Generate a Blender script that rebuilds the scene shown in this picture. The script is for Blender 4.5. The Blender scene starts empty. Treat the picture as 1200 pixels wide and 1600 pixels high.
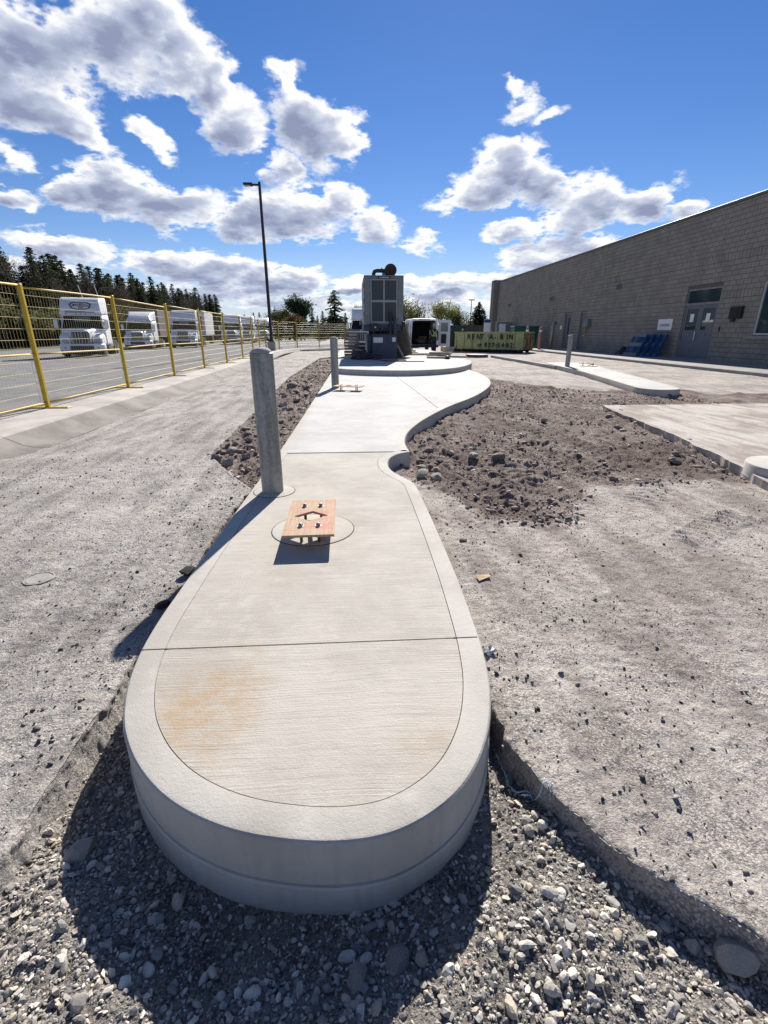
import bpy, bmesh, math, random
import numpy as np
from mathutils import Vector, Matrix
R = math.radians
random.seed(7); RNG = np.random.default_rng(7)
SC = bpy.context.scene
COL = SC.collection

# ------------------------------------------------------------------ camera, sky, sun, exposure
SUN_EL, SUN_AZ = R(33.5), R(12)          # azimuth measured from +Y towards +X
cam_data = bpy.data.cameras.new('camera'); cam = bpy.data.objects.new('camera', cam_data); COL.objects.link(cam)
cam.location = (0, 0, 1.35); cam.rotation_euler = (R(90 - 20.6), 0, R(-3.65))
cam_data.sensor_fit = 'VERTICAL'; cam_data.sensor_height = 24; cam_data.sensor_width = 18
cam_data.lens = 24 * 750 / 1600; cam_data.clip_start = 0.05; cam_data.clip_end = 6000
SC.camera = cam
SC.view_settings.view_transform = 'Standard'; SC.view_settings.look = 'None'
SC.view_settings.exposure = 0.84; SC.view_settings.gamma = 1; SC.view_settings.use_curve_mapping = False

SKY_STRENGTH = 0.072
world = bpy.data.worlds.new('World'); SC.world = world; world.use_nodes = True
WT = world.node_tree; WT.nodes.clear()

def NN(t, kind, **kw):
    n = t.nodes.new(kind)
    for k, v in kw.items(): setattr(n, k, v)
    return n
def setin(t, sock, v):
    if hasattr(v, 'is_linked'): t.links.new(v, sock)
    else: sock.default_value = v
def M(t, op, a, b=None, c=None, clamp=False):
    n = NN(t, 'ShaderNodeMath', operation=op, use_clamp=clamp)
    for i, v in enumerate((a, b, c)):
        if v is not None: setin(t, n.inputs[i], v)
    return n.outputs[0]
def VM(t, op, a, b=None, c=None):
    n = NN(t, 'ShaderNodeVectorMath', operation=op)
    for i, v in enumerate((a, b, c)):
        if v is not None: setin(t, n.inputs[i], v)
    return n.outputs['Value'] if op in ('LENGTH', 'DOT_PRODUCT') else n.outputs[0]
def SS(t, v, lo, hi, a=0.0, b=1.0):
    n = NN(t, 'ShaderNodeMapRange', interpolation_type='SMOOTHSTEP')
    setin(t, n.inputs[0], v); n.inputs[1].default_value = lo; n.inputs[2].default_value = hi
    n.inputs[3].default_value = a; n.inputs[4].default_value = b
    return n.outputs[0]
def NOISE(t, vec, scale, detail=4, rough=0.5, color=False, dist=0.0):
    n = NN(t, 'ShaderNodeTexNoise'); t.links.new(vec, n.inputs['Vector'])
    n.inputs['Scale'].default_value = scale; n.inputs['Detail'].default_value = detail
    n.inputs['Roughness'].default_value = rough; n.inputs['Distortion'].default_value = dist
    return n.outputs['Color' if color else 'Fac']
def MIXC(t, f, a, b, blend='MIX'):
    n = NN(t, 'ShaderNodeMix', data_type='RGBA', blend_type=blend)
    setin(t, n.inputs[0], f)
    for i, v in ((6, a), (7, b)):
        if not hasattr(v, 'is_linked') and len(v) == 3: v = (*v, 1)
        setin(t, n.inputs[i], v)
    return n.outputs[2]

# cumulus banks: azimuth, elevation, half width, half height (radians), tilt (degrees)
CLOUDS = [(-0.448,0.371,0.103,0.048,0),(-0.348,0.388,0.113,0.049,0),(-0.26,0.383,0.057,0.051,0),(-0.462,0.31,0.088,0.046,0),(-0.416,0.282,0.06,0.029,-20),(-0.502,0.329,0.06,0.053,0),(-0.218,0.349,0.044,0.044,40),(-0.183,0.306,0.057,0.036,0),(-0.312,0.291,0.046,0.02,-35),(-0.28,0.422,0.063,0.032,0),(-0.077,0.328,0.062,0.057,0),(-0.033,0.302,0.068,0.048,0),(-0.113,0.265,0.038,0.028,0),(0.008,0.294,0.033,0.032,0),(-0.09,0.366,0.026,0.022,0),(-0.378,0.207,0.098,0.041,0),(-0.299,0.195,0.105,0.038,0),(-0.444,0.209,0.043,0.025,0),(-0.517,0.188,0.04,0.019,0),(-0.108,0.193,0.123,0.046,0),(-0.016,0.209,0.051,0.025,0),(-0.186,0.18,0.065,0.032,0),(0.052,0.181,0.053,0.029,0),(-0.518,0.234,0.022,0.011,0),(-0.478,0.125,0.082,0.021,-5),(-0.422,0.117,0.03,0.013,0),(-0.316,0.112,0.08,0.024,0),(-0.239,0.099,0.12,0.031,0),(-0.139,0.081,0.104,0.026,0),(-0.297,0.062,0.18,0.019,0),(-0.091,0.098,0.053,0.019,0),(-0.511,0.087,0.068,0.018,0),(0.274,0.257,0.062,0.042,0),(0.239,0.221,0.077,0.024,0),(0.331,0.234,0.04,0.037,0),(0.172,0.212,0.027,0.01,0),(0.425,0.204,0.075,0.041,0),(0.502,0.199,0.064,0.036,0),(0.566,0.183,0.034,0.017,0),(0.293,0.165,0.061,0.019,0),(0.383,0.177,0.057,0.03,0),(0.41,0.131,0.099,0.029,0),(0.336,0.121,0.066,0.022,0),(0.225,0.095,0.073,0.017,0),(0.301,0.086,0.08,0.017,0),(0.129,0.142,0.049,0.01,-8),(0.114,0.086,0.058,0.013,0),(0.178,0.087,0.054,0.017,0),(0.299,0.334,0.025,0.015,0),(0.341,0.318,0.026,0.009,15),(0.267,0.363,0.018,0.007,-25),(0.14,0.163,0.019,0.007,0),(0.015,0.088,0.048,0.011,0),(0.173,0.063,0.096,0.015,0),(-0.40,0.040,0.16,0.016,0),(-0.1,0.050,0.13,0.016,0),(0.05,0.042,0.12,0.014,0),(0.33,0.050,0.13,0.018,0),(0.0,0.075,0.05,0.010,0)]

TOSUN = (math.sin(SUN_AZ) * math.cos(SUN_EL), math.cos(SUN_AZ) * math.cos(SUN_EL), math.sin(SUN_EL))
def cloud_group():
    g = bpy.data.node_groups.new('cloud_density', 'ShaderNodeTree')
    g.interface.new_socket('Direction', in_out='INPUT', socket_type='NodeSocketVector')
    g.interface.new_socket('Density', in_out='OUTPUT', socket_type='NodeSocketFloat')
    g.interface.new_socket('Depth', in_out='OUTPUT', socket_type='NodeSocketFloat')
    g.interface.new_socket('Rim', in_out='OUTPUT', socket_type='NodeSocketFloat')
    i = g.nodes.new('NodeGroupInput'); o = g.nodes.new('NodeGroupOutput'); d = i.outputs[0]
    sp = NN(g, 'ShaderNodeSeparateXYZ'); g.links.new(d, sp.inputs[0])
    az = M(g, 'ARCTAN2', sp.outputs[0], sp.outputs[1]); el = M(g, 'ARCSINE', sp.outputs[2])
    cb = NN(g, 'ShaderNodeCombineXYZ'); g.links.new(az, cb.inputs[0]); g.links.new(el, cb.inputs[1])
    # detail gets finer towards the horizon, where the clouds are farther away
    k = M(g, 'DIVIDE', 1.0, M(g, 'ADD', M(g, 'MAXIMUM', sp.outputs[2], 0.0), 0.30))
    dn = VM(g, 'SCALE', d); dn.node.inputs['Scale'].default_value = 1.0; g.links.new(k, dn.node.inputs['Scale'])
    w1 = VM(g, 'SUBTRACT', NOISE(g, dn, 4.5, 2, 0.5, True), (0.5, 0.5, 0.5))
    w2 = VM(g, 'SUBTRACT', NOISE(g, dn, 17, 4, 0.58, True), (0.5, 0.5, 0.5))
    amp = M(g, 'DIVIDE', 1.0, k)
    def scl(v, s):
        n = VM(g, 'SCALE', v).node; g.links.new(M(g, 'MULTIPLY', amp, s), n.inputs['Scale']); return n.outputs[0]
    A = VM(g, 'ADD', VM(g, 'ADD', cb.outputs[0], scl(w1, 0.11)), scl(w2, 0.05))
    A = VM(g, 'MULTIPLY', A, (1, 1, 0))
    def banks(v):
        m = None; sa = NN(g, 'ShaderNodeSeparateXYZ'); g.links.new(v, sa.inputs[0])
        for (ca, ce, ra, re, t) in CLOUDS:      # each bank is fed the running result so the banks are worked out one after another
            cv = NN(g, 'ShaderNodeCombineXYZ'); g.links.new(sa.outputs[0], cv.inputs[0]); g.links.new(sa.outputs[1], cv.inputs[1])
            if m is not None: g.links.new(m, cv.inputs[2])
            mp = NN(g, 'ShaderNodeMapping', vector_type='TEXTURE'); g.links.new(cv.outputs[0], mp.inputs['Vector'])
            mp.inputs['Location'].default_value = (ca, ce, 0); mp.inputs['Rotation'].default_value = (0, 0, R(t))
            wisp = re < 0.0155 and ce > 0.1      # small fair-weather scraps are thin and ragged
            mp.inputs['Scale'].default_value = (ra * (1.5 if wisp else 1.02), re * (1.6 if wisp else 1.02), 1e6)
            l = VM(g, 'LENGTH', mp.outputs[0])
            if wisp: l = M(g, 'MULTIPLY_ADD', l, 0.55, 0.52)
            m = l if m is None else M(g, 'SMOOTH_MIN', m, l, 0.14)
        return m
    m = banks(A)
    toward = VM(g, 'NORMALIZE', VM(g, 'SUBTRACT', (SUN_AZ, SUN_EL, 0), A))
    lit = M(g, 'SUBTRACT', banks(VM(g, 'ADD', A, scl(toward, 0.05))), m)
    f1 = NOISE(g, dn, 8, 8, 0.62)
    bil = M(g, 'SUBTRACT', 0.07, M(g, 'ABSOLUTE', M(g, 'SUBTRACT', NOISE(g, dn, 16, 2.5, 0.5), 0.5)))
    tex = M(g, 'MULTIPLY', M(g, 'SUBTRACT', f1, 0.5), 2.5)
    tex = M(g, 'ADD', tex, M(g, 'MULTIPLY', M(g, 'SUBTRACT', NOISE(g, dn, 38, 4, 0.62), 0.5), 0.8))
    tex = M(g, 'ADD', tex, M(g, 'MULTIPLY', bil, 1.6))
    D1 = M(g, 'ADD', M(g, 'MULTIPLY', M(g, 'SUBTRACT', 1.0, m), 1.7), tex)
    # the same broken cumulus carries on over the rest of the sky
    D2 = M(g, 'ADD', M(g, 'MULTIPLY', M(g, 'SUBTRACT', NOISE(g, dn, 1.8, 3, 0.5), 0.56), 6.0), tex)
    out = M(g, 'MAXIMUM', SS(g, M(g, 'ABSOLUTE', M(g, 'SUBTRACT', az, 0.06)), 0.62, 0.85), SS(g, el, 0.47, 0.62))
    D = M(g, 'ADD', M(g, 'MULTIPLY', D1, M(g, 'SUBTRACT', 1.0, out)), M(g, 'MULTIPLY', D2, out))
    g.links.new(D, o.inputs[0])
    f1s = NOISE(g, VM(g, 'ADD', dn, VM(g, 'MULTIPLY', VM(g, 'SUBTRACT', TOSUN, d), (0.10, 0.10, 0.10))), 8, 3, 0.62)
    g.links.new(M(g, 'ADD', M(g, 'MULTIPLY', M(g, 'SUBTRACT', f1, f1s), 1.1), M(g, 'MULTIPLY', lit, M(g, 'SUBTRACT', 0.8, out))), o.inputs[2])
    S1 = M(g, 'ADD', M(g, 'SUBTRACT', 0.95, m), M(g, 'MULTIPLY', M(g, 'SUBTRACT', f1, 0.5), 1.6))
    S2 = M(g, 'MULTIPLY', D2, 0.8)
    g.links.new(M(g, 'ADD', M(g, 'MULTIPLY', S1, M(g, 'SUBTRACT', 1.0, out)), M(g, 'MULTIPLY', S2, out)), o.inputs[1])
    return g

def build_world():
    t = WT; CG = cloud_group()
    tc = NN(t, 'ShaderNodeTexCoord'); d = VM(t, 'NORMALIZE', tc.outputs['Generated'])
    sky = NN(t, 'ShaderNodeTexSky', sky_type='NISHITA', sun_disc=False)
    sky.sun_elevation = SUN_EL; sky.sun_rotation = SUN_AZ; sky.altitude = 300
    sky.air_density = 1.0; sky.dust_density = 0.03; sky.ozone_density = 1.5
    def dens(v):
        n = NN(t, 'ShaderNodeGroup'); n.node_tree = CG; t.links.new(v, n.inputs[0]); return n.outputs
    D, S, RIM = dens(d)
    alpha = SS(t, D, -0.06, 0.62)
    thick = SS(t, S, -0.05, 0.85)
    side = M(t, 'MULTIPLY', RIM, 0.9)      # thinner towards the sun = lit rim
    shade = M(t, 'SUBTRACT', M(t, 'MULTIPLY', thick, 1.05), side, clamp=True)
    cr = NN(t, 'ShaderNodeValToRGB'); t.links.new(shade, cr.inputs[0])
    e = cr.color_ramp.elements; e[0].position = 0.0; e[0].color = (0.98, 0.98, 0.98, 1)
    e[1].position = 1.0; e[1].color = (0.25, 0.29, 0.43, 1)
    for p, c in ((0.25, (0.86, 0.87, 0.89, 1)), (0.6, (0.48, 0.53, 0.66, 1))):
        q = e.new(p); q.color = c
    cl = VM(t, 'SCALE', cr.outputs[0]); cl.node.inputs['Scale'].default_value = 0.64 / SKY_STRENGTH
    hs = NN(t, 'ShaderNodeHueSaturation'); hs.inputs['Saturation'].default_value = 1.3; hs.inputs['Value'].default_value = 0.76
    t.links.new(sky.outputs[0], hs.inputs['Color'])
    sz = NN(t, 'ShaderNodeSeparateXYZ'); t.links.new(d, sz.inputs[0])
    blue = MIXC(t, SS(t, sz.outputs[2], 0.16, 0.0, 0, 0.7), VM(t, 'MULTIPLY', hs.outputs[0], (0.79, 0.785, 1.0)), tuple(c * 0.50 / SKY_STRENGTH for c in (0.66, 0.80, 1.0)))
    col = MIXC(t, alpha, blue, cl)
    bg = NN(t, 'ShaderNodeBackground'); t.links.new(col, bg.inputs[0]); bg.inputs[1].default_value = SKY_STRENGTH
    o = NN(t, 'ShaderNodeOutputWorld'); t.links.new(bg.outputs[0], o.inputs[0])
build_world()
world.cycles.sampling_method = 'MANUAL'; world.cycles.sample_map_resolution = 512

sl = bpy.data.lights.new('sun', 'SUN'); sl.energy = 5.0; sl.angle = R(0.53); sl.color = (1.0, 0.95, 0.875)
sun = bpy.data.objects.new('sun', sl); COL.objects.link(sun)
sun.rotation_euler = (-(math.pi / 2 - SUN_EL), 0, -SUN_AZ + 0.0)
_sd = Vector((math.sin(SUN_AZ) * math.cos(SUN_EL), math.cos(SUN_AZ) * math.cos(SUN_EL), math.sin(SUN_EL)))
sun.rotation_euler = _sd.to_track_quat('Z', 'Y').to_euler()
SC.cycles.max_bounces = 6; SC.cycles.diffuse_bounces = 4; SC.cycles.use_denoising = True

# ------------------------------------------------------------------ helpers
def tag(o, label=None, cat=None, group=None, kind=None):
    if label: o['label'] = label
    if cat: o['category'] = cat
    if group: o['group'] = group
    if kind: o['kind'] = kind
    return o
def empty(name, loc=(0, 0, 0), rz=0, label=None, cat=None, group=None):
    o = bpy.data.objects.new(name, None); COL.objects.link(o)
    o.location = loc; o.rotation_euler = (0, 0, rz); o.empty_display_size = 0.1
    return tag(o, label, cat, group)
def copy_tree(o, parent=None):
    c = o.copy(); COL.objects.link(c); c.parent = parent
    for ch in list(o.children): copy_tree(ch, c)
    return c
def link_mesh(name, me, mat=None, parent=None, loc=(0, 0, 0), rz=0):
    o = bpy.data.objects.new(name, me); COL.objects.link(o)
    if mat is not None and not me.materials:
        for m_ in (mat if isinstance(mat, (list, tuple)) else [mat]): me.materials.append(m_)
    o.parent = parent; o.location = loc; o.rotation_euler = (0, 0, rz)
    return o

class MB:
    def __init__(s): s.v = []; s.f = []; s.mi = []; s.cur = 0
    def add(s, vs, fs):
        b = len(s.v); s.v += [tuple(p) for p in vs]
        for f in fs: s.f.append(tuple(b + i for i in f)); s.mi.append(s.cur)
        return s
    def box(s, lo, hi, rot=None, piv=None):
        x0, y0, z0 = lo; x1, y1, z1 = hi
        vs = [Vector(p) for p in ((x0,y0,z0),(x1,y0,z0),(x1,y1,z0),(x0,y1,z0),(x0,y0,z1),(x1,y0,z1),(x1,y1,z1),(x0,y1,z1))]
        if rot is not None:
            p = Vector(piv) if piv is not None else (Vector(lo) + Vector(hi)) / 2
            vs = [p + rot @ (q - p) for q in vs]
        return s.add(vs, [(0,3,2,1),(4,5,6,7),(0,1,5,4),(1,2,6,5),(2,3,7,6),(3,0,4,7)])
    def cbox(s, c, size, rot=None):
        c = Vector(c); h = Vector(size) / 2
        return s.box(c - h, c + h, rot)
    def bbox(s, lo, hi, b=0.02, rot=None, piv=None):          # box with chamfered edges
        lo = Vector(lo); hi = Vector(hi); b = min(b, *(0.45 * (hi - lo)))
        vs = []; idx = {}
        for sx in (0, 1):
            for sy in (0, 1):
                for sz in (0, 1):
                    c = [hi[i] if q else lo[i] for i, q in enumerate((sx, sy, sz))]
                    dlt = [-b if q else b for q in (sx, sy, sz)]
                    for ax in range(3):
                        p = [c[i] + (0 if i == ax else dlt[i]) for i in range(3)]
                        idx[(sx, sy, sz, ax)] = len(vs); vs.append(Vector(p))
        fs = []
        for ax in range(3):
            u, w = [(1, 2), (0, 2), (0, 1)][ax]
            for q in (0, 1):
                loop = []
                for (a, c) in ((0, 0), (1, 0), (1, 1), (0, 1)):
                    k = [0, 0, 0]; k[ax] = q; k[u] = a; k[w] = c; loop.append(idx[(*k, ax)])
                fs.append(loop)
            for (a, c) in ((0, 0), (0, 1), (1, 0), (1, 1)):   # edge along ax
                k0 = [0, 0, 0]; k1 = [0, 0, 0]; k0[u] = k1[u] = a; k0[w] = k1[w] = c; k1[ax] = 1
                fs.append([idx[(*k0, u)], idx[(*k1, u)], idx[(*k1, w)], idx[(*k0, w)]])
        for key in ((a, c, d) for a in (0, 1) for c in (0, 1) for d in (0, 1)):
            fs.append([idx[(*key, 0)], idx[(*key, 1)], idx[(*key, 2)]])
        if rot is not None:
            p = Vector(piv) if piv is not None else (lo + hi) / 2
            vs = [p + rot @ (q - p) for q in vs]
        s.recalc = True
        return s.add(vs, fs)
    def tube(s, pts, r, n=8, cap=True, closed=False):
        pts = [Vector(p) for p in pts]; k = len(pts)
        rs = r if isinstance(r, (list, tuple)) else [r] * k
        rings = []; up = None
        for i, p in enumerate(pts):
            a = pts[max(i - 1, 0)]; b = pts[min(i + 1, k - 1)]
            if closed: a = pts[(i - 1) % k]; b = pts[(i + 1) % k]
            t = (b - a).normalized()
            if up is None:
                up = Vector((0, 0, 1)) if abs(t.z) < 0.9 else Vector((1, 0, 0))
            x = t.cross(up).normalized(); y = x.cross(t).normalized(); up = y
            rings.append([p + (x * math.cos(2*math.pi*j/n) + y * math.sin(2*math.pi*j/n)) * rs[i] for j in range(n)])
        vs = [q for ring in rings for q in ring]; fs = []
        for i in range(k if closed else k - 1):
            i2 = (i + 1) % k
            for j in range(n): fs.append((i*n+j, i*n+(j+1) % n, i2*n+(j+1) % n, i2*n+j))
        if cap and not closed: fs.append(tuple(range(n))[::-1]); fs.append(tuple((k-1)*n + j for j in range(n)))
        s.recalc = True
        return s.add(vs, fs)
    def lathe(s, prof, n=24, c=(0, 0, 0), axis='Z'):
        vs = []; fs = []
        for (r, z) in prof:
            for j in range(n):
                a = 2*math.pi*j/n; p = (r*math.cos(a), r*math.sin(a), z)
                if axis == 'X': p = (p[2], p[0], p[1])
                if axis == 'Y': p = (p[0], p[2], p[1])
                vs.append(Vector(c) + Vector(p))
        for i in range(len(prof) - 1):
            for j in range(n): fs.append((i*n+j, i*n+(j+1) % n, (i+1)*n+(j+1) % n, (i+1)*n+j))
        if prof[0][0] > 1e-6: fs.append(tuple(range(n))[::-1])
        if prof[-1][0] > 1e-6: fs.append(tuple((len(prof)-1)*n + j for j in range(n)))
        s.recalc = True
        return s.add(vs, fs)
    def loft(s, secs, cap=True):
        n = len(secs[0]); vs = [q for sec in secs for q in sec]; fs = []
        for i in range(len(secs) - 1):
            for j in range(n): fs.append((i*n+j, i*n+(j+1) % n, (i+1)*n+(j+1) % n, (i+1)*n+j))
        if cap: fs.append(tuple(range(n))[::-1]); fs.append(tuple((len(secs)-1)*n + j for j in range(n)))
        s.recalc = True
        return s.add(vs, fs)
    def prism(s, poly, z0, z1):
        n = len(poly); vs = [(x, y, z0) for x, y in poly] + [(x, y, z1) for x, y in poly]
        fs = [tuple(range(n))[::-1], tuple(range(n, 2*n))] + [(i, (i+1) % n, n+(i+1) % n, n+i) for i in range(n)]
        s.recalc = True
        return s.add(vs, fs)
    def mesh(s, name, smooth=False, angle=None):
        me = bpy.data.meshes.new(name); me.from_pydata(s.v, [], s.f); me.update()
        if any(s.mi): me.polygons.foreach_set('material_index', s.mi)
        if getattr(s, 'recalc', False):
            bm = bmesh.new(); bm.from_mesh(me); bmesh.ops.recalc_face_normals(bm, faces=bm.faces[:]); bm.to_mesh(me); bm.free()
        if smooth or angle:
            me.polygons.foreach_set('use_smooth', [True] * len(me.polygons))
            if angle: me.set_sharp_from_angle(angle=R(angle))
        return me
    def build(s, name, mat, parent=None, loc=(0, 0, 0), rz=0, smooth=False, angle=None):
        return link_mesh(name, s.mesh(name, smooth, angle), mat, parent, loc, rz)

def rrect(w, h, cx, cz, y, r=0.1, n=4, top=None):
    """rounded rectangle in the XZ plane at depth y"""
    top = w if top is None else top
    pts = []
    for (sx, sz, a0) in ((1, -1, -90), (1, 1, 0), (-1, 1, 90), (-1, -1, 180)):
        ww = (top if sz > 0 else w) / 2 - r
        for k in range(n + 1):
            a = R(a0 + 90 * k / n)
            pts.append(Vector((cx + sx*ww + r*math.cos(a), y, cz + sz*(h/2 - r) + r*math.sin(a))))
    return pts

# ---- noise on arrays
def vnoise(x, y, seed=0):
    xi = np.floor(x).astype(np.int64); yi = np.floor(y).astype(np.int64); fx = x - xi; fy = y - yi
    fx = fx*fx*(3-2*fx); fy = fy*fy*(3-2*fy)
    def h(a, b):
        n = (a * 374761393 + b * 668265263 + seed * 974634721) & 0xffffffff
        n = ((n ^ (n >> 13)) * 1274126177) & 0xffffffff
        return ((n ^ (n >> 16)) & 0xffff) / 65535.0
    return (h(xi,yi)*(1-fx)+h(xi+1,yi)*fx)*(1-fy) + (h(xi,yi+1)*(1-fx)+h(xi+1,yi+1)*fx)*fy
def fbm(x, y, s, o=4, seed=0, rough=0.5):
    a = 1.0; t = 0; v = 0
    for i in range(o):
        v = v + a * (vnoise(x*s, y*s, seed+i) - 0.5); t += a; a *= rough; s *= 2.03
    return v / t * 2
def sstep(a, b, x):
    t = np.clip((x - a) / (b - a), 0, 1); return t*t*(3-2*t)
def poly_sd(poly, x, y):
    """signed distance to a polygon, negative inside"""
    d = np.full(np.shape(x), 1e9); inside = np.zeros(np.shape(x), bool); n = len(poly)
    for i in range(n):
        x0, y0 = poly[i]; x1, y1 = poly[(i+1) % n]; ex, ey = x1-x0, y1-y0
        t = np.clip(((x-x0)*ex + (y-y0)*ey) / (ex*ex+ey*ey+1e-12), 0, 1)
        d = np.minimum(d, np.hypot(x-x0-t*ex, y-y0-t*ey))
        c = ((y0 > y) != (y1 > y)) & (x < (x1-x0)*(y-y0)/((y1-y0) if y1 != y0 else 1e-12) + x0)
        inside ^= c
    return np.where(inside, -d, d)

# ------------------------------------------------------------------ materials
MATS = {}
def mat(name, c1, c2=None, scale=4.0, rough=0.8, bump=0.0, bscale=None, metal=0.0, stretch=(1, 1, 1), detail=6, spec=0.3,
        c3=None, s3=40.0, f3=(0.55, 0.7), attr=None, coord='Object', lo=0.35, hi=0.65, world=False, bdist=0.01):
    m = bpy.data.materials.new(name); m.use_nodes = True; t = m.node_tree
    b = t.nodes['Principled BSDF']; b.inputs['Roughness'].default_value = rough; b.inputs['Metallic'].default_value = metal
    b.inputs['Specular IOR Level'].default_value = spec
    if world: vec = NN(t, 'ShaderNodeNewGeometry').outputs['Position']
    else: vec = NN(t, 'ShaderNodeTexCoord').outputs[coord]
    vec = VM(t, 'MULTIPLY', vec, stretch)
    if c2 is None: c2 = tuple(0.82 * c for c in c1)
    col = MIXC(t, SS(t, NOISE(t, vec, scale, detail, 0.6), lo, hi), c1, c2)
    if c3 is not None: col = MIXC(t, SS(t, NOISE(t, vec, s3, 4, 0.6), *f3), col, c3)
    if attr:
        a = NN(t, 'ShaderNodeAttribute', attribute_name=attr)
        col = MIXC(t, 1.0, col, a.outputs['Color'], 'MULTIPLY')
    t.links.new(col, b.inputs['Base Color'])
    if bump:
        bp = NN(t, 'ShaderNodeBump'); bp.inputs['Strength'].default_value = bump; bp.inputs['Distance'].default_value = bdist
        t.links.new(NOISE(t, vec, bscale or scale * 8, 6, 0.65), bp.inputs['Height']); t.links.new(bp.outputs[0], b.inputs['Normal'])
    MATS[name] = m
    return m
def glass(name, c, rough=0.05, spec=0.6):
    m = bpy.data.materials.new(name); m.use_nodes = True; b = m.node_tree.nodes['Principled BSDF']
    b.inputs['Base Color'].default_value = (*c, 1); b.inputs['Roughness'].default_value = rough; b.inputs['Specular IOR Level'].default_value = spec
    MATS[name] = m; return m

# ground materials ------------------------------------------------------------
def ground_mat(name, base, dust, dark, dust_rng, speck, bump, bs, soil=None):
    """dusty granular ground; soil = a second (base, dust, dark) blended in by the mesh's soil attribute"""
    m = bpy.data.materials.new(name); m.use_nodes = True; t = m.node_tree; b = t.nodes['Principled BSDF']
    b.inputs['Roughness'].default_value = 0.95; b.inputs['Specular IOR Level'].default_value = 0.1
    p = NN(t, 'ShaderNodeNewGeometry').outputs['Position']
    big = NOISE(t, p, 0.7, 6, 0.65); mid = NOISE(t, p, 3.6, 6, 0.68); fine = NOISE(t, p, 70, 5, 0.72); agg = NOISE(t, p, 210, 2, 0.6)
    streak = NOISE(t, VM(t, 'MULTIPLY', p, (2.6, 0.5, 1)), 2.0, 6, 0.65)
    f = M(t, 'ADD', M(t, 'MULTIPLY', big, 0.36), M(t, 'ADD', M(t, 'MULTIPLY', mid, 0.24), M(t, 'MULTIPLY', streak, 0.40)))
    fac = SS(t, f, *dust_rng); c0, c1, c2 = base, dust, dark
    if soil:
        at = NN(t, 'ShaderNodeAttribute', attribute_name='soil').outputs['Fac']
        k = SS(t, M(t, 'ADD', at, M(t, 'MULTIPLY', M(t, 'SUBTRACT', NOISE(t, p, 2.6, 8, 0.72), 0.5), 1.9)), 0.18, 0.85)
        c0, c1, c2 = (MIXC(t, k, u, w) for u, w in zip((base, dust, dark), soil))
    col = MIXC(t, fac, c0, c1)
    col = MIXC(t, SS(t, fine, 0.54, 0.66, 0, speck), col, c2)
    col = MIXC(t, SS(t, agg, 0.55, 0.68, 0, speck), col, MIXC(t, 0.45, c1, (0.8, 0.77, 0.72)))
    v = NN(t, 'ShaderNodeTexVoronoi'); t.links.new(p, v.inputs['Vector']); v.inputs['Scale'].default_value = 120
    col = MIXC(t, M(t, 'MULTIPLY', SS(t, v.outputs['Distance'], 0.36, 0.6), SS(t, mid, 0.42, 0.6, 0.15, speck)), col, c2)
    spk = NN(t, 'ShaderNodeSeparateXYZ'); t.links.new(v.outputs['Color'], spk.inputs[0])
    col = MIXC(t, SS(t, spk.outputs[0], 0.86, 0.9, 0, speck * 0.8), col, c2)
    t.links.new(col, b.inputs['Base Color'])
    h = M(t, 'ADD', M(t, 'MULTIPLY', fine, 1.0), M(t, 'MULTIPLY', NOISE(t, p, 20, 4, 0.65), 1.1))
    h = M(t, 'ADD', h, M(t, 'MULTIPLY', agg, 0.35))
    bp = NN(t, 'ShaderNodeBump'); bp.inputs['Strength'].default_value = bump; bp.inputs['Distance'].default_value = bs
    t.links.new(h, bp.inputs['Height']); t.links.new(bp.outputs[0], b.inputs['Normal'])
    MATS[name] = m; return m
SOIL = ((0.19, 0.138, 0.115), (0.47, 0.395, 0.345), (0.07, 0.05, 0.043))
m_road = ground_mat('milled_asphalt', (0.245, 0.222, 0.203), (0.53, 0.49, 0.45), (0.095, 0.086, 0.081), (0.40, 0.56), 0.6, 0.9, 0.012)
m_pave = ground_mat('dusty_pavement', (0.285, 0.25, 0.224), (0.53, 0.485, 0.437), (0.11, 0.094, 0.084), (0.41, 0.56), 0.6, 0.85, 0.011, SOIL)
m_dirt = ground_mat('brown_dirt', (0.33, 0.285, 0.258), (0.56, 0.505, 0.46), (0.10, 0.086, 0.078), (0.42, 0.60), 0.6, 1.0, 0.03, SOIL)
m_bed = ground_mat('gravel_fines', (0.25, 0.228, 0.2), (0.40, 0.365, 0.325), (0.06, 0.055, 0.05), (0.38, 0.6), 0.7, 1.0, 0.02)
m_lot = ground_mat('lot_asphalt', (0.17, 0.168, 0.165), (0.29, 0.28, 0.27), (0.08, 0.08, 0.08), (0.42, 0.60), 0.5, 0.4, 0.006)
m_grass = mat('verge_grass', (0.07, 0.095, 0.028), (0.13, 0.115, 0.055), 0.4, 0.95, 0.8, 6.0, world=True, c3=(0.06, 0.08, 0.03), s3=3.0)

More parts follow.
